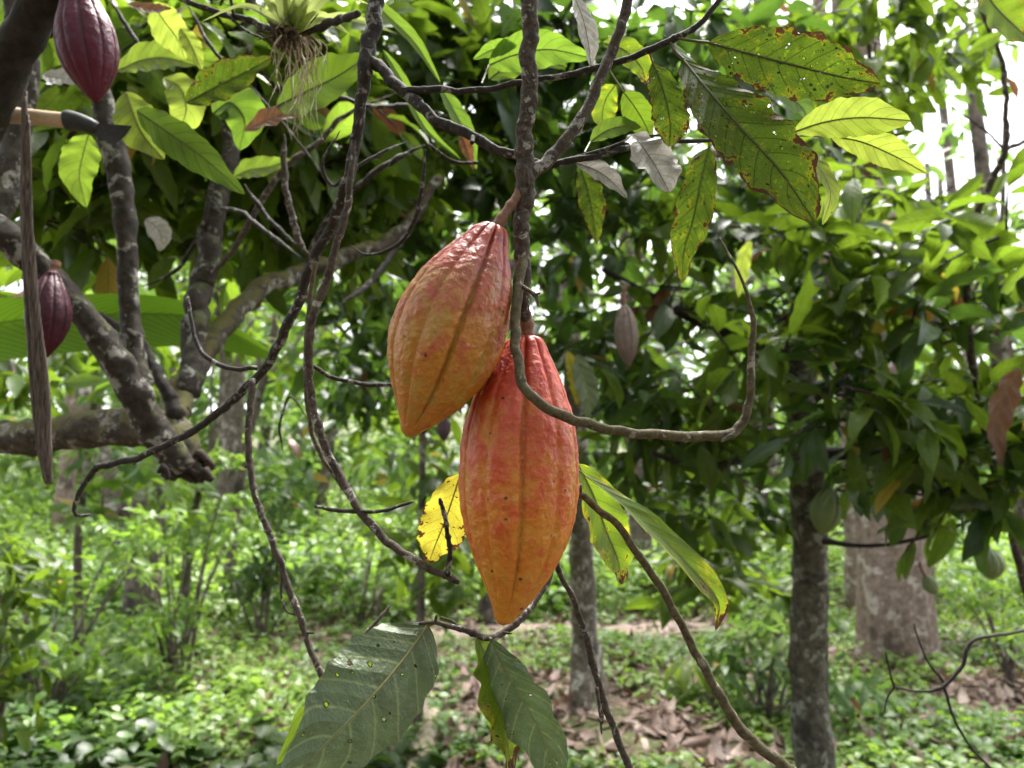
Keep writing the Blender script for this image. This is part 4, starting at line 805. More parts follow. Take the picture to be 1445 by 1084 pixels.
# sprigs of leaves of the left tree, one part each
LL = [M['leaf_lime'], M['petiole']]
for i, (rows, wd, roll, mk, lab) in enumerate([
    ([(178, 130, 1.15), (190, 165, 1.13), (205, 195, 1.12), (232, 225, 1.1)], 30, 0.2, 'yellowgreen', 'bright yellow leaf behind the iron blade'),
    ([(125, 190, 1.2), (118, 215, 1.2), (112, 250, 1.2), (122, 293, 1.2)], 27, 0.1, 'leaf_lime', 'broad translucent green leaf left of the upright limb'),
    ([(193, 156, 1.05), (235, 185, 1.03), (290, 225, 1.02), (346, 274, 1.0)], 27, -0.35, 'leaf_deep', 'long dark pointed leaf slanting down from the blade'),
    ([(165, 100, 1.25), (200, 85, 1.25), (235, 82, 1.25), (275, 92, 1.25)], 28, 0.3, 'leaf_lime', None),
    ([(215, 5, 1.2), (232, 30, 1.2), (250, 55, 1.2), (262, 85, 1.2)], 26, -0.3, 'yellowgreen', None),
    ([(180, 5, 1.15), (205, 12, 1.15), (225, 14, 1.15), (243, 12, 1.15)], 12, 0.5, 'deadbrown', 'dry red brown leaf at the top edge above the yellow leaves'),
    ([(262, 145, 1.1), (300, 125, 1.1), (340, 105, 1.1), (385, 80, 1.1)], 33, 0.2, 'spotted', 'spotted green leaf with a rusty edge left of the hanging roots'),
    ([(300, 160, 1.15), (325, 145, 1.15), (345, 170, 1.15), (338, 212, 1.15)], 34, 0.3, 'leaf_lime', None),
    ([(230, 110, 1.2), (255, 125, 1.2), (262, 160, 1.2), (240, 200, 1.2)], 26, 0.5, 'yellowgreen', None),
    ([(330, 250, 1.5), (350, 240, 1.5), (380, 235, 1.5), (410, 225, 1.5)], 18, 0.3, 'leaf_lime', None),
    ([(60, 105, 1.4), (80, 110, 1.4), (100, 112, 1.4), (120, 118, 1.4)], 18, 0.5, 'deadgrey', None),
    ([(205, 310, 1.6), (220, 320, 1.6), (228, 335, 1.6), (225, 355, 1.6)], 16, 0.2, 'deadgrey', None),
    ([(255, 40, 1.1), (265, 55, 1.1), (275, 75, 1.1), (285, 100, 1.1)], 14, 0.4, 'yellowgreen', None)]):
    px_leaf(rows, wd, roll, (0.15, 0.25), 0.08, 4, 90 + i, [M[mk], M['petiole']], LT, label=lab)
# crown of the left tree
def crown(parent, clumps, mat, seed, hi=True, name='crown', twigmat='twig_dark', tw=True):
    rg = np.random.default_rng(seed); L = Leaves(); tb = MB()
    for (c, r, ntw, nlf, ln, tint) in clumps:
        clump(L, tb if tw else None, rg, c, r, ntw, nlf, ln, tint=tint)
    mb = MB(); L.flush(mb, PROTO_HI if hi else PROTO_LO, rg)
    if tw:
        mb.v += tb.v; mb.f += [f + mb.n for f in tb.f]; mb.n += tb.n; mb.uv += tb.uv; mb.r += tb.r; mb.a += tb.a; mb.m += [np.full(len(f), 1) for f in tb.f]
    return mb.build(name, [M[mat], M[twigmat]], parent)

cl = []
for px, py, d in [(150, 40, 1.9), (240, 70, 2.1), (330, 30, 2.0), (300, 120, 2.3), (200, 200, 2.4), (390, 150, 2.3), (420, 60, 2.2), (60, 130, 2.2), (110, 250, 2.3), (350, 260, 2.5), (60, 300, 2.4), (450, 230, 2.5), (180, 330, 2.8), (250, 10, 2.5), (480, 320, 2.7)]:
    cl.append((P(px, py, d), 0.28, 8, 6, 0.20, (0.0, 1.0)))
for px, py, d in [(90, 40, 2.8), (200, 20, 3.0), (300, 60, 3.0), (400, 20, 2.9), (140, 120, 3.2), (250, 150, 3.2), (350, 200, 3.3), (450, 130, 3.0), (20, 220, 3.0), (220, 260, 3.4), (460, 300, 3.4), (390, 320, 3.5), (300, 330, 3.6), (120, 340, 3.6), (500, 250, 3.4)]:
    cl.append((P(px, py, d), 0.34, 8, 6, 0.23, (0.0, 0.8)))
for px, py, d in [(200, 110, 2.4), (300, 190, 2.5), (400, 250, 2.5), (360, 60, 2.6), (440, 20, 2.5), (480, 90, 2.6), (540, 40, 2.7), (600, 100, 2.8), (560, 160, 2.7), (500, 200, 2.6), (460, 280, 2.8), (560, 260, 2.9), (640, 20, 2.8), (700, 60, 2.8), (270, 260, 2.7), (160, 270, 2.6), (420, 150, 2.4), (250, 90, 2.6), (660, 170, 2.9)]:
    cl.append((P(px, py, d), 0.27, 7, 6, 0.19, (0.0, 1.0)))
crown(LT, cl, 'leaf', 101)
crown(LT, [(P(px, py, d), 0.22, 5, 5, 0.18, (0.2, 1.0)) for px, py, d in [(240, 60, 1.8), (180, 140, 1.9), (330, 90, 1.9), (120, 60, 1.9), (280, 10, 2.0)]], 'leaf_lime', 103, name='shoots')

# purple pods, tool, dried frond, banana leaf
pod('cacao_pod', 'purple and grey green striped unripe pod hanging at the top left corner', 
    [(108, -22, 1.0, 4), (109, -18, 1.0, 14), (111, -6, 1.0, 22), (115, 15, 1.0, 30), (119, 40, 1.0, 38), (124, 70, 1.0, 40), (128, 95, 1.0, 35), (131, 115, 1.0, 25), (133, 130, 1.0, 15), (134, 140, 1.0, 7), (134, 144, 1.0, 1.5)],
    'pod_pg', roll=0.35, nu=120, nv=160, depth=0.10, warts=0.02, stalk=[(92, -50, 1.0, 6), (104, -34, 1.0, 6), (108, -18, 1.0, 8)], seed=5)
pod('cacao_pod', 'dark maroon pod half hidden by the dry brown strip', 
    [(74, 382, 1.19, 3), (74, 385, 1.19, 8), (73, 395, 1.19, 14), (71, 415, 1.185, 23), (69, 440, 1.18, 29), (67, 462, 1.18, 27), (66, 482, 1.18, 19), (66, 496, 1.18, 9), (66, 505, 1.18, 1.5)],
    'pod_p', roll=0.1, nu=120, nv=160, depth=0.11, warts=0.02, stalk=[(80, 370, 1.2, 6), (76, 380, 1.195, 5), (74, 388, 1.19, 6)], seed=6)

TL = thing('harvesting_tool', 'harvesting chisel with pale wooden pole and black iron blade among the left limbs', 'tool', P(0, 160, 1.12))
branch_part(TL, 'handle', [(-420, 118, 1.2, 13), (-200, 140, 1.16, 13), (0, 161, 1.12, 12.5), (97, 170.5, 1.10, 11.5)], 'wood', 24, 0, 1, 10, 0.0)
mb = MB(); p, r = pxpath([(93, 170, 1.10, 11.5), (96, 170, 1.10, 14), (108, 172, 1.10, 13), (125, 177, 1.097, 11), (136, 180, 1.095, 8)], 8); tube(mb, p, r, 20, 0.01, 0, 1)
mb.build('socket', M['iron'], TL)
bl = []
top = [(122, 172), (135, 174), (150, 175), (168, 176), (187, 178)]; bot = [(122, 188), (135, 194), (148, 199), (158, 209), (164, 212)]
bot = [(122, 187), (134, 192), (147, 198), (161, 206), (176, 193)]
for k, dz in enumerate((0.0, 0.006)):
    bl.append([P(x, y, 1.094 + dz) for x, y in top] + [P(x, y, 1.094 + dz + 0.001) for x, y in bot])
V = np.array(bl).reshape(-1, 3); f = []
for i in range(4):
    f += [[i, i + 1, i + 6, i + 5], [10 + i, 15 + i, 16 + i, 11 + i], [i, 10 + i, 11 + i, i + 1], [5 + i, 6 + i, 16 + i, 15 + i]]
f += [[0, 5, 15, 10], [4, 14, 19, 9]]
mb = MB(); mb.add(V, f); mb.build('blade', M['iron'], TL, smooth=False)

mb = MB()
for i in range(9):
    o_ = (i - 4) * 2.3; d0 = 1.03 + 0.004 * math.sin(i * 2.3)
    e0, e1 = R.uniform(-40, 10), R.uniform(-50, 6)
    rows = [(36 + o_ * 0.4, 165 + e0, d0, 2.6), (37 + o_ * 0.5, 240, d0, 3.2), (38 + o_ * 0.6 + R.normal(), 320, d0, 3.4), (46 + o_ * 0.8 + R.normal(), 430, d0, 3.6), (54 + o_ + R.normal(), 540, d0, 3.8), (62 + o_ * 0.9 + R.normal(), 630, d0, 3.4), (67 + o_ * 0.55, 682 + e1 * (abs(i - 4) / 4), d0, 2.0)]
    p, r = pxpath(rows, 10); tube(mb, p, r, 8, 0.14, 0, i, lump=0.15)
tag(mb.build('dry_frond', M['fibre'], base=P(38, 200, 1.03)), 'long dry brown fibrous frond strip hanging along the left edge', 'dry frond')

px_leaf([(-260, 540, 1.85), (-120, 488, 1.85), (0, 456, 1.85), (110, 446, 1.85), (240, 444, 1.85), (310, 462, 1.85), (400, 508, 1.85)], 54, 0.12, (1.2, -0.15), 0.03, 2, 120, [M['banana']], None, name='banana_leaf', kind='banana', n_per=14, ragged=0.01, nu=8)
tag(bpy.data.objects['banana_leaf'], 'huge smooth bright green banana leaf stretched behind the left limbs', 'banana leaf')

# ================================================================== RIGHT CACAO TREE
def trunk_part(parent, pts, rad, mat, sides=20, seed=0, name='trunk', lump=0.1, nodes=0.25, n_per=10):
    q = spline([list(p) + [r] for p, r in zip(pts, rad)], n_per)
    mb = MB(); tube(mb, q[:, :3], q[:, 3], sides, 0.04, nodes, seed, lump=lump, nodeamp=0.1)
    return mb.build(name, M[mat], parent)

RTB = on_ground(1140, 3.55)
RT = thing('cacao_tree', 'dark leafed cacao tree with a straight blotched trunk at right centre', 'tree', RTB)
trunk_part(RT, [RTB - [0, 0, 0.1], P(1142, 1000, 3.55), P(1141, 860, 3.55), P(1143, 740, 3.55), P(1133, 620, 3.55), P(1128, 540, 3.55), P(1135, 420, 3.58)], [0.095, 0.084, 0.078, 0.082, 0.074, 0.07, 0.06], 'bark_right', 24, 200)
for i, (pts, rad) in enumerate([([P(1156, 1060, 3.6), P(1154, 900, 3.62), P(1152, 780, 3.62), P(1146, 700, 3.6)], [0.05, 0.045, 0.05, 0.05]),
                  ([P(1130, 540, 3.55), P(1040, 480, 3.45), P(940, 430, 3.3), P(850, 380, 3.2)], [0.05, 0.035, 0.022, 0.012]),
                  ([P(1133, 560, 3.55), P(1230, 520, 3.5), P(1320, 440, 3.45), P(1430, 400, 3.4)], [0.05, 0.035, 0.025, 0.015]),
                  ([P(1140, 640, 3.55), P(1220, 640, 3.4), P(1320, 640, 3.2), P(1440, 640, 3.0)], [0.04, 0.03, 0.02, 0.012]),
                  ([P(1135, 430, 3.58), P(1150, 330, 3.6), P(1180, 240, 3.6), P(1170, 120, 3.6)], [0.05, 0.035, 0.025, 0.015]),
                  ([P(1138, 760, 3.55), P(1230, 770, 3.3), P(1330, 750, 3.1), P(1440, 700, 2.9)], [0.02, 0.010, 0.008, 0.005]),
                  ([P(1130, 600, 3.55), P(1060, 640, 3.3), P(990, 660, 3.1), P(920, 640, 3.0)], [0.03, 0.02, 0.015, 0.01])]):
    trunk_part(RT, pts, rad, 'bark_dark', 12, 210 + i, 'limb')
cl = []
rg = np.random.default_rng(55)
spots = [(830, 330, 3.4), (900, 330, 3.2), (980, 330, 3.3), (1060, 330, 3.1), (1140, 330, 3.2), (1220, 340, 3.0), (1300, 360, 3.1), (1390, 370, 2.9), (1440, 430, 3.0),
         (850, 430, 3.5), (930, 440, 3.0), (1010, 430, 3.2), (1090, 430, 3.0), (1180, 430, 2.8), (1260, 440, 3.1), (1350, 460, 2.9), (1430, 520, 2.8),
         (880, 530, 3.4), (950, 540, 3.1), (1020, 540, 3.3), (1100, 520, 2.9), (1190, 530, 2.8), (1280, 540, 3.0), (1370, 560, 2.7),
         (890, 620, 3.5), (960, 640, 3.2), (1030, 620, 3.3), (1215, 590, 2.7), (1300, 620, 2.9), (1380, 650, 2.6), (1440, 640, 2.7),
         (960, 720, 3.4), (1030, 740, 4.0), (900, 680, 3.8), (960, 770, 4.2), (1045, 790, 4.2), (1000, 690, 3.6), (1075, 730, 3.9), (930, 610, 3.3), (1200, 660, 3.2), (1280, 640, 3.2), (1090, 600, 3.3), (840, 480, 3.5), (1120, 470, 3.0), (1345, 680, 2.9), (1430, 690, 2.7), (1010, 800, 4.2), (1060, 820, 4.3), (1050, 700, 4.1),
         (1150, 250, 3.6), (1230, 280, 3.4), (1060, 260, 3.6), (960, 270, 3.7)]
for px, py, d in spots:
    cl.append((P(px + rg.normal() * 12, py + rg.normal() * 12, d + rg.normal() * 0.15), 0.30, 6, 6, 0.19, (0.0, 1.0)))
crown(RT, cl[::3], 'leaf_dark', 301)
crown(RT, [c for i, c in enumerate(cl) if i % 3], 'leaf', 303)
cl = [(P(px, py, d), 0.22, 4, 6, 0.175, (0.3, 1.0)) for px, py, d in [(1180, 320, 2.6), (1260, 370, 2.6), (1110, 300, 2.7), (1330, 330, 2.5), (1200, 560, 2.4), (1310, 600, 2.4), (1420, 340, 2.4), (1240, 450, 2.5)]]
crown(RT, cl, 'leaf', 302, name='shoots')['label'] = 'brighter young leaves on the outer twigs'
for i, (rows, wd, mk) in enumerate([([(1240, 650, 2.6), (1243, 670, 2.6), (1244, 695, 2.6), (1240, 722, 2.6)], 20, 'greyleaf'), ([(1250, 600, 2.7), (1252, 620, 2.7), (1250, 640, 2.7), (1249, 660, 2.7)], 10, 'deadbrown'),
                                   ([(1440, 520, 2.3), (1420, 550, 2.3), (1405, 600, 2.3), (1412, 660, 2.3)], 24, 'deadbrown'), ([(1060, 340, 2.2), (1050, 360, 2.2), (1044, 390, 2.2), (1042, 420, 2.2)], 12, 'yellowgreen'),
                                   ([(800, 495, 2.4), (808, 520, 2.4), (812, 545, 2.4), (815, 575, 2.4)], 12, 'yellow'), ([(815, 500, 2.4), (822, 530, 2.4), (830, 560, 2.4), (828, 590, 2.4)], 18, 'greyleaf')]):
    px_leaf(rows, wd, 0.2, (0.2, 0.3), 0.1, 4, 320 + i, [M[mk], M['petiole']], RT)

def local_pod(name, label, px, py, d, ln, wd, mat, seed, stalk_up=0.06, tilt=(0.05, 0.0), group=None, nu=70, nv=100, sharp=1.3):
    c = P(px, py, d); tx = np.array([tilt[0], tilt[1], -1.0]); tx = unit(tx)
    prof = [(0, .03), (.015, .2), (.06, .42), (.18, .72), (.35, .95), (.5, 1.0), (.66, .9), (.82, .6), (.93, .26), (1.0, .02)]
    rows = [list(c + tx * (t - 0.5) * ln) + [w_ * wd / 2] for t, w_ in prof]
    t0 = c - tx * 0.5 * ln
    return pod(name, label, None, mat, 0.2, nu, nv, 0.10, local=rows, seed=seed, warts=0.02, sharp=sharp, group=group,
               stalk=[list(t0 - tx * stalk_up + [0.01, 0, 0]) + [0.006], list(t0 - tx * stalk_up * 0.5) + [0.005], list(t0 + tx * 0.012) + [0.007]])
local_pod('cacao_pod', 'pale green ridged pod on the blotched trunk at right centre', 1166, 722, 3.42, 0.23, 0.145, 'pod_g', 11, tilt=(-0.25, 0))
local_pod('cacao_pod', 'small round green pod under the dark leaves near the right edge', 1398, 797, 3.0, 0.125, 0.105, 'pod_g', 12)
local_pod('cacao_pod', 'small yellowish pod hanging before the thick pale trunk', 1313, 826, 3.1, 0.09, 0.06, 'pod_g', 13, tilt=(0.5, 0))
local_pod('cacao_pod', 'shrivelled grey brown dried pod right of the ripe ones', 884, 474, 2.3, 0.20, 0.075, 'pod_dry', 14, sharp=1.8)
local_pod('cacao_pod', 'tiny dark pod seen just left of the lower ripe pod', 626, 604, 2.6, 0.10, 0.05, 'pod_dk', 15)

# dead twig at lower right, slender stem at upper right
DT = thing('dead_twig', 'thin black leafless twig reaching in from the right edge near the ground', 'twig', P(1460, 885, 1.25))
branch_part(DT, 'stem', [(1470, 884, 1.25, 3.6), (1430, 893, 1.25, 3.3), (1372, 905, 1.25, 3.6), (1358, 940, 1.25, 3.6), (1332, 968, 1.25, 3.6), (1300, 976, 1.25, 2.4), (1262, 970, 1.25, 2)], 'twig_black', 10, 0.03, 400, 10, 0.1, 0.3)
branch_part(DT, 'twig', [(1332, 968, 1.25, 3), (1345, 1010, 1.25, 2.6), (1370, 1055, 1.25, 2.3), (1405, 1090, 1.25, 2)], 'twig_black', 8, 0.03, 401)
branch_part(DT, 'twig', [(1332, 962, 1.25, 3), (1310, 935, 1.25, 2), (1295, 900, 1.25, 1.6), (1290, 880, 1.25, 1.2)], 'twig_black', 8, 0.03, 402)
branch_part(DT, 'twig', [(1262, 970, 1.25, 2.4), (1255, 945, 1.25, 1.8), (1250, 920, 1.25, 1.4)], 'twig_black', 8, 0.03, 403)
branch_part(DT, 'twig', [(1262, 970, 1.25, 2.2), (1252, 985, 1.25, 1.6), (1248, 1005, 1.25, 1.2)], 'twig_black', 8, 0.03, 404)
SS = thing('sapling', 'slender grey forked sapling against the bright gap at upper right', 'sapling', on_ground(1560, 2.9))
branch_part(SS, 'stem', [(1560, 1230, 2.9, 7), (1440, 800, 2.8, 7), (1370, 500, 2.6, 7), (1372, 330, 2.5, 6.5), (1400, 255, 2.45, 6), (1418, 212, 2.4, 5.5), (1419, 150, 2.4, 4.5), (1415, 90, 2.4, 4), (1395, 40, 2.4, 3.5), (1375, -20, 2.4, 3)], 'twig', 10, 0.08, 410)
branch_part(SS, 'twig', [(1418, 212, 2.4, 4.5), (1440, 202, 2.4, 4), (1480, 190, 2.4, 4)], 'twig', 8, 0.05, 411)
branch_part(SS, 'twig', [(1416, 210, 2.4, 2), (1385, 180, 2.4, 1.6), (1340, 150, 2.4, 1.2)], 'twig', 8, 0.05, 412)
for i, (rows, wd, mk) in enumerate([([(1385, -20, 1.0), (1405, 10, 1.0), (1430, 35, 1.0), (1470, 70, 1.0)], 48, 'turning'), ([(1415, 45, 2.3), (1400, 55, 2.3), (1380, 65, 2.3), (1362, 80, 2.3)], 9, 'leaf'),
                                   ([(1420, 110, 2.4), (1428, 120, 2.4), (1432, 130, 2.4), (1435, 140, 2.4)], 7, 'deadbrown'), ([(1330, 95, 2.5), (1340, 105, 2.5), (1350, 115, 2.5), (1355, 130, 2.5)], 11, 'leaf')]):
    px_leaf(rows, wd, 0.2, (0.2, 0.3), 0.06, 4, 420 + i, [M[mk], M['petiole']], SS)

# ================================================================== TREES BEHIND
def tree(label, base, pts, rad, mat, clumps, leafmat, seed, limbs=(), hi=True, name='tree', cat='tree', group=None, flare=0.0, tw=True):
    o = thing(name, label, cat, base, group)
    trunk_part(o, pts, rad, mat, 20, seed, lump=0.12)
    for i, (lp, lr) in enumerate(limbs): trunk_part(o, lp, lr, mat, 10, seed + 10 + i, 'limb')
    if clumps: crown(o, clumps, leafmat, seed, hi, tw=tw)
    return o

# middle tree behind the lower pod
b = on_ground(828, 5.6)
cl = [(P(px, py, d), 0.40, 8, 6, 0.22, (0.0, 0.9)) for px, py, d in [(520, 540, 5.2), (600, 420, 4.6), (660, 420, 4.8), (430, 400, 4.4), (480, 300, 3.6), (520, 250, 3.4), (560, 520, 5.0), (460, 560, 5.4), (640, 480, 5.2), (850, 330, 3.9), (760, 450, 4.8), (760, 180, 3.6), (720, 90, 3.3), (1000, 220, 3.9), (560, 60, 3.2), (620, 40, 3.0), (690, 30, 3.4), (640, 110, 3.2), (560, 180, 3.6), (700, 150, 3.1), (800, 40, 3.0), (880, 60, 3.3), (960, 30, 3.1), (860, 150, 3.4), (930, 130, 3.2),
                                                                     (620, 230, 3.5), (690, 260, 3.6), (780, 280, 3.8), (840, 260, 3.5), (570, 290, 3.8), (540, 360, 3.9), (500, 420, 4.2), (620, 330, 3.9), (780, 370, 4.2), (1020, 60, 3.3), (1040, 150, 3.6), (480, 480, 4.6), (560, 460, 4.4)]]
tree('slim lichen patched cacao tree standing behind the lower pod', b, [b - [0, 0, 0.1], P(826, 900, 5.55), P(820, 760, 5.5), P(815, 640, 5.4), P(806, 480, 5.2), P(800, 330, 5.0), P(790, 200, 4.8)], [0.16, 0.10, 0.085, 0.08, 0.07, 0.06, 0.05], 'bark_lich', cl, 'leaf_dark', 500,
     limbs=[([P(804, 450, 5.1), P(720, 330, 4.6), P(640, 220, 4.0), P(570, 120, 3.5)], [0.05, 0.04, 0.03, 0.02]), ([P(800, 330, 5.0), P(850, 200, 4.4), P(900, 120, 3.8), P(960, 50, 3.3)], [0.05, 0.04, 0.03, 0.02]), ([P(808, 520, 5.2), P(680, 420, 4.8), P(560, 360, 4.3), P(460, 330, 4.2)], [0.045, 0.04, 0.03, 0.02])], name='cacao_tree')

# unseen leaf clumps added over and behind the camera to cut front light
rg = np.random.default_rng(91); cl = []
for i in range(95):
    x, y = rg.uniform(-4.2, 4.2), rg.uniform(-5.0, 1.6)
    cl.append(((x, y, rg.uniform(2.7, 4.6) + 0.5 * max(0, y)), 0.6, 8, 5, 0.32, (0.0, 0.9)))
for i in range(60):
    a = rg.uniform(2.5, 6.9) ; a = rg.uniform(math.pi * 1.05, math.pi * 1.95); d_ = rg.uniform(3.5, 6.0)
    cl.append(((d_ * math.cos(a), d_ * math.sin(a), rg.uniform(1.2, 4.0)), 0.7, 8, 5, 0.34, (0.0, 0.9)))
crown([o for o in bpy.data.objects if o.get('label', '').startswith('slim lichen')][0], cl, 'leaf_dark', 511, False, tw=False)  # added light-blocking leaves, only parented to this tree

# thick pale buttressed trunk, right
b = on_ground(1247, 7.4)
def big_trunk():
    o = thing('forest_tree', 'thick pale buttressed trunk at the right behind the cacao', 'tree', b)
    q = spline([list(b + [0, 0, z]) + [r] for z, r in [(-0.1, 0.365), (0.15, 0.345), (0.5, 0.33), (1.2, 0.31), (2.5, 0.28), (5, 0.25), (9, 0.2)]], 12)
    mb = MB(); n, k = len(q), 64; th = np.linspace(0, 2 * np.pi, k, endpoint=False)
    rr = q[:, 3][:, None] * (1 + 0.13 * np.cos(5 * th + 0.5)[None] * np.exp(-(q[:, 2] - b[2]) / 1.6)[:, None] - 0.16 * np.exp(-((((th - 4.9 + np.pi) % 6.2832) - np.pi) / 0.16) ** 2)[None] + 0.03 * np.sin(9 * th)[None] + 0.02 * np.sin(th * 3 + q[:, 2][:, None] * 4))
    v = q[:, None, :3] + np.stack([rr * np.cos(th), rr * np.sin(th), 0 * rr], -1)
    mb.add(v, grid_faces(n, k, True), np.stack([np.broadcast_to(th / 6.28, rr.shape), np.broadcast_to(q[:, 2][:, None], rr.shape)], -1))
    mb.build('trunk', M['bark_pale'], o)
    rg_ = np.random.default_rng(9)
    cl = [(b + np.array([rg_.uniform(-3.4, 0.4), rg_.uniform(-1.5, 2.0), rg_.uniform(4.2, 8.5)]), 0.75, 8, 5, 0.3, (0.2, 1)) for _ in range(20)]
    crown(o, cl, 'leaf_far', 520, False)
big_trunk()

rgb = np.random.default_rng(77)
def far_tree(label, px, d, h, r, lean, mat, ncl, cz, cr, leafmat='leaf_far', ln=0.3, fork=False, name='forest_tree', clr=0.75, ntw=8):
    b = on_ground(px, d); top = b + np.array([lean * h, rgb.uniform(-0.3, 0.3), h])
    m1 = b * 0.66 + top * 0.34 + np.array([rgb.normal() * 0.12, 0, 0]); m2 = b * 0.33 + top * 0.67 + np.array([rgb.normal() * 0.18, 0, 0])
    limbs = []
    cl = []
    for i in range(ncl):
        c = m2 * 0.5 + top * 0.5 + np.array([rgb.uniform(-cr, cr), rgb.uniform(-cr, cr) * 0.7, 0]); c[2] = b[2] + rgb.uniform(cz[0], cz[1])
        cl.append((c, clr * rgb.uniform(0.7, 1.2), ntw, 5, ln, (0.0, 1.0)))
        if i % 3 == 0: limbs.append(([m2 * 0.6 + m1 * 0.4, (m2 + c) / 2 + [0, 0, 0.1], c], [r * 0.4, r * 0.25, 0.012]))
    if fork: limbs.append(([b + [0.05, 0, 0.3], b + [-0.35, 0, 1.3], b + [-0.9, 0.1, 2.8]], [r * 0.9, r * 0.75, r * 0.5]))
    return tree(label, b, [b - [0, 0, 0.15], m1, m2, top], [r * 1.25, r, r * 0.85, r * 0.5], mat, cl, leafmat, int(px) + 900, limbs, False, name, tw=False)
far_tree('pale forked trunk behind the herbs at far left', 215, 8.8, 6.5, 0.16, 0.06, 'bark_far', 14, (2.8, 6.5), 1.8, fork=True)
far_tree('thin pale sapling stem left of the forked trunk', 143, 6.6, 3.4, 0.035, -0.05, 'bark_far', 9, (1.3, 3.4), 0.8, 'leaf_far', 0.22, clr=0.42)
far_tree('thin pale sapling stem right of the forked trunk', 278, 6.9, 3.6, 0.032, 0.05, 'bark_far', 8, (1.6, 3.6), 0.7, 'leaf_lime', 0.22, clr=0.4)
far_tree('slender dark stemmed sapling just left of the lower pod', 597, 5.2, 3.6, 0.026, -0.02, 'bark_far', 9, (0.9, 2.6), 0.5, 'leaf', 0.2, clr=0.35)
far_tree('thin grey trunk standing between the curved twigs at centre left', 452, 15.0, 8.0, 0.09, 0.03, 'bark_far', 16, (2.6, 8), 2.2)
far_tree('tall pale trunk behind the banana leaf', 98, 13.5, 8.0, 0.13, 0.02, 'bark_pale', 14, (3.2, 8), 2.0)
far_tree('tall pale trunk at the upper right behind the lime leaves', 1205, 9.8, 9.0, 0.17, -0.01, 'bark_pale', 12, (3.6, 9), 2.2, 'leaf_far')
far_tree('second pale trunk at the upper right near the bright gap', 1285, 11.2, 9.5, 0.15, -0.03, 'bark_pale', 10, (3.2, 5.6), 1.3, 'leaf_far')
far_tree('thin bent tree behind the fork of the arching branch', 330, 9.5, 5.5, 0.06, 0.10, 'bark_far', 14, (2.4, 5.6), 1.5, 'leaf', 0.28, clr=0.55)
far_tree('leafy tree filling the gap above the ripe pods', 690, 9.2, 7.0, 0.12, 0.02, 'bark_far', 16, (3.0, 7), 1.8, 'leaf', 0.28, clr=0.6)
far_tree('leafy tree far behind the shrivelled pod', 905, 11.0, 8.0, 0.13, 0.0, 'bark_far', 16, (2.6, 8), 2.2)
far_tree('tree with spreading foliage at the far right edge', 1475, 8.2, 6.5, 0.12, -0.05, 'bark_far', 16, (1.4, 4.4), 1.6, 'leaf_far', 0.28, clr=0.6)
far_tree('dark leafy tree at the extreme left edge', -70, 5.6, 5.0, 0.09, 0.03, 'bark_far', 14, (1.6, 5.0), 1.1, 'leaf', 0.26, clr=0.45)
far_tree('tall tree in front of the far wood at left centre', 330, 14.5, 10, 0.2, 0.0, 'bark_far', 18, (3.5, 10), 2.6)
far_tree('tall tree in front of the far wood at right centre', 1080, 14.0, 10, 0.2, 0.0, 'bark_far', 18, (2.5, 9), 2.6)
# shrubs
def shrub(label, px, d, h, wdt, n, mat, ln, tint=(0, 1)):
    b = on_ground(px, d); o = thing('shrub', label, 'shrub', b)
    mb = MB(); cl = []
    for i in range(n):
        c = b + np.array([rgb.uniform(-wdt, wdt), rgb.uniform(-wdt, wdt), rgb.uniform(0.25, 1.0) * h])
        q = spline([b + rgb.normal(size=3) * [0.05, 0.05, 0] - [0, 0, 0.05], (b + c) / 2 + [0, 0, 0.1], c], 5); tube(mb, q, np.linspace(0.014, 0.005, len(q)), 6, 0.05, 0, i, cap=False)
        cl.append((c, 0.26, 10, 6, ln * 0.68, tint))
    mb.build('stems', M['bark_far'], o)
    crown(o, cl, mat, int(px) + 40, False, 'foliage', tw=False)
shrub('dark broad leaved shrub at the lower left edge', 10, 3.6, 1.25, 0.28, 8, 'leaf', 0.2)
shrub('bright green shrub below the fallen mossy trunk', 90, 5.2, 1.5, 0.5, 12, 'herb', 0.17, (0.3, 1))
shrub('pale green bush under the rotten stub', 265, 6.4, 1.9, 0.5, 13, 'herb', 0.17, (0.3, 1))
shrub('dark bush between the two trailing twigs', 380, 8.4, 1.7, 0.6, 10, 'leaf_dark', 0.22)
shrub('leafy bush with grey leaves left of the blotched trunk', 1065, 5.4, 1.2, 0.45, 10, 'leaf_far', 0.2)
shrub('low bush beside the thick pale trunk', 1390, 6.2, 0.9, 0.4, 8, 'herb', 0.14)
shrub('green bush behind the curved twig end left of the pods', 520, 9.0, 1.6, 0.7, 12, 'herb', 0.2, (0.2, 1))

def sprig_tree(label, px, d, stem, clumps, mat, ln, seed, tint=(0.2, 1.0), r=0.03):
    b = on_ground(px, d); o = thing('young_tree', label, 'tree', b)
    trunk_part(o, [b - [0, 0, 0.1]] + [P(*q) for q in stem], np.linspace(r, r * 0.35, len(stem) + 1), 'bark_far', 12, seed)
    crown(o, [(P(*c), 0.34, 7, 5, ln, tint) for c in clumps], mat, seed)
sprig_tree('airy young tree with light green leaves behind the spotted leaves at upper right', 1140, 5.2, [(1140, 700, 5.1), (1165, 400, 4.9), (1225, 150, 4.6), (1215, -40, 4.4)],
           [(1060, 20, 4.4), (1110, 60, 4.6), (1160, 20, 4.2), (1210, 60, 4.5), (1260, 20, 4.3), (1310, 50, 4.6), (1360, 15, 4.4), (1190, 130, 4.6), (1250, 110, 4.4), (1300, 120, 4.8), (1150, 190, 4.8), (1210, 230, 4.6), (1275, 270, 4.9), (1100, 210, 5.0), (1320, 290, 4.8), (1385, 60, 4.9), (1030, 120, 4.8)], 'leaf', 0.24, 701)
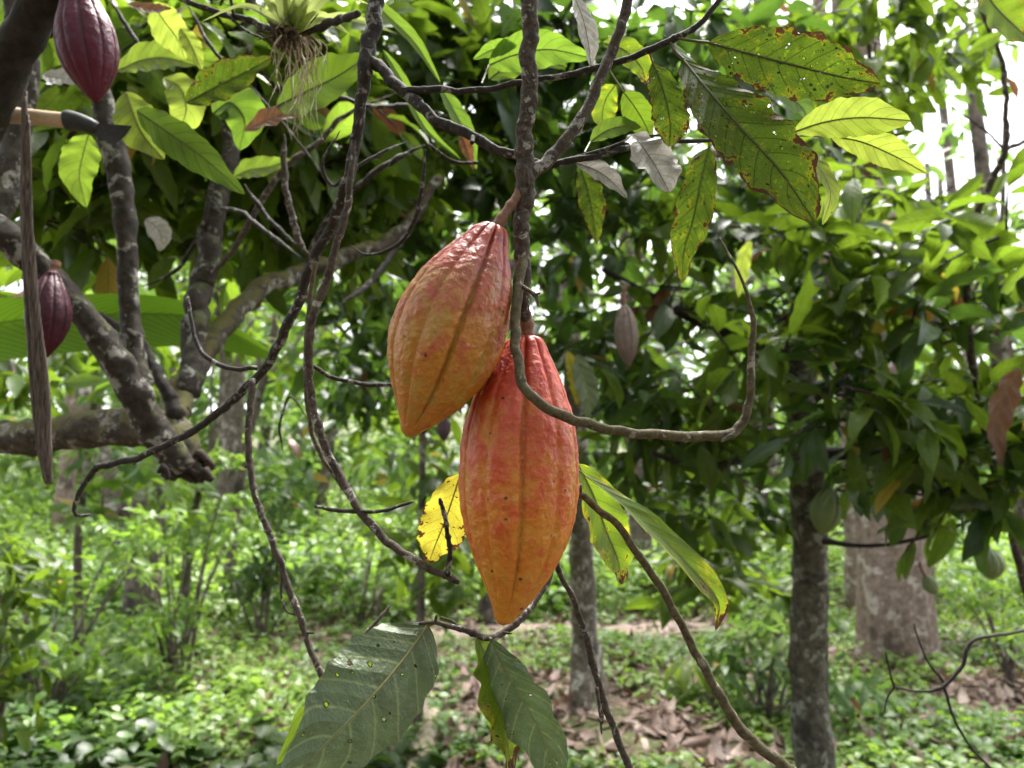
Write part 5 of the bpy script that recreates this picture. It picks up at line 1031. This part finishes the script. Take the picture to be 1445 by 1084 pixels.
sprig_tree('airy young tree of small leaves standing in the bright gap at the right edge', 1430, 8.5, [(1425, 600, 8.3), (1415, 350, 8.0), (1420, 100, 7.6)],
           [(1400, 60, 7.5), (1440, 30, 7.2), (1340, 110, 7.8), (1440, 300, 7.6), (1390, 300, 7.4), (1340, 310, 7.8), (1440, 350, 7.2), (1360, 350, 7.4)], 'leaf_far', 0.2, 702, r=0.05)

# seedling with a fan of pale leaves
SB = on_ground(965, 5.9)
SD = thing('seedling', 'pale green seedling with a fan of drooping leaves on the forest floor', 'seedling', SB)
mb = MB(); tube(mb, spline([SB - [0, 0, 0.03], SB + [0.01, 0, 0.15], SB + [0, 0, 0.27]], 6), 0.006, 6, 0, 0, 1); mb.build('stem', M['petiole'], SD)
for i in range(8):
    a = i * 0.785 + 0.3; c = SB + np.array([0, 0, 0.27]); dv = np.array([math.cos(a), math.sin(a), 0])
    q = spline([c, c + dv * 0.09 + [0, 0, 0.02], c + dv * 0.19 - [0, 0, 0.06], c + dv * 0.24 - [0, 0, 0.17]], 6)
    T = unit(np.gradient(q, axis=0)); S = unit(np.cross(T, [0, 0, 1.0])); N = np.cross(S, T)
    v, f, uv = leaf_surface(q, S, N, 0.045, 3, (0.2, 0.2), 0.03, 3, i); mb = MB(); mb.add(v, f, uv, 0.8); mb.build('leaf', M['leaf_lime'], SD)

# fallen pole, sticks and a rotten stump on the ground
def ground_pole(label, rows, mat, seed, name='fallen_branch'):
    q = []
    for px, d, r, lift in rows:
        b = on_ground(px, d); q.append(list(b + [0, 0, r * 0.8 + lift]) + [r])
    q = spline(q, 10); mb = MB(); tube(mb, q[:, :3], q[:, 3], 16, 0.05, 0.2, seed, lump=0.1)
    tag(mb.build(name, M[mat], base=q[0, :3]), label, 'fallen branch')
ground_pole('pale straight pole lying on the litter under the pods', [(618, 5.4, 0.055, 0.03), (600, 4.6, 0.06, 0.0), (585, 4.0, 0.065, 0.0), (560, 3.3, 0.07, 0)], 'deadwood', 600)
ground_pole('thin pale stick leaning across the litter beside the blotched trunk', [(900, 4.3, 0.02, 0.02), (960, 4.0, 0.022, 0.03), (1010, 3.8, 0.02, 0.0)], 'deadwood', 601)
ground_pole('dark weathered stick among the weeds at far left', [(40, 4.2, 0.03, -0.01), (32, 4.1, 0.03, 0.35), (45, 4.0, 0.02, 0.75)], 'bark_far', 602, 'dead_stick')
ground_pole('black rotten log half buried in the weeds at lower left', [(150, 4.3, 0.05, -0.02), (210, 4.05, 0.075, 0.0), (270, 3.85, 0.085, 0.03), (325, 3.8, 0.06, 0.02)], 'rot', 610, 'rotten_log')

# ------------------------------------------------------------------ far wood
def far_wood():
    rg = np.random.default_rng(5); L = Leaves(); tr = MB()
    for i in range(330):
        d = rg.uniform(17, 34); x = d * rg.uniform(-0.95, 0.95); z0 = float(ground_z(x, d))
        h = rg.beta(1.1, 2.0) * 11 * (d / 22)
        if x / d > 0.5 and h / d > 0.30 and x / d < 0.78 and rg.uniform() < 0.93: continue
        clump(L, None, rg, (x, d, z0 + 0.3 + h), 1.25, 13, 5, 0.55, tint=(0.0, 1.0))
    for i in range(170):
        d = rg.uniform(14, 24); x = d * rg.uniform(-0.95, 0.95); z0 = float(ground_z(x, d))
        clump(L, None, rg, (x, d, z0 + rg.uniform(0.2, 3.6)), 0.95, 13, 5, 0.42, tint=(0.0, 1.0))
    for i in range(26):
        d = rg.uniform(18, 30); x = d * rg.uniform(-0.9, 0.9); z0 = float(ground_z(x, d))
        tube(tr, spline([(x, d, z0 - 0.2), (x + rg.normal() * 0.2, d, z0 + 4), (x + rg.normal() * 0.5, d, z0 + 12)], 6), np.linspace(0.22, 0.1, 13), 10, 0.05, 0, i)
    mb = MB(); L.flush(mb, PROTO_LO, rg)
    mb.v += tr.v; mb.f += [f + mb.n for f in tr.f]; mb.n += tr.n; mb.uv += tr.uv; mb.r += tr.r; mb.a += tr.a; mb.m += [np.full(len(f), 1) for f in tr.f]
    tag(mb.build('far_woods', [M['leaf_far'], M['bark_far']]), 'blurred green wood closing the view behind everything', kind='stuff')
far_wood()
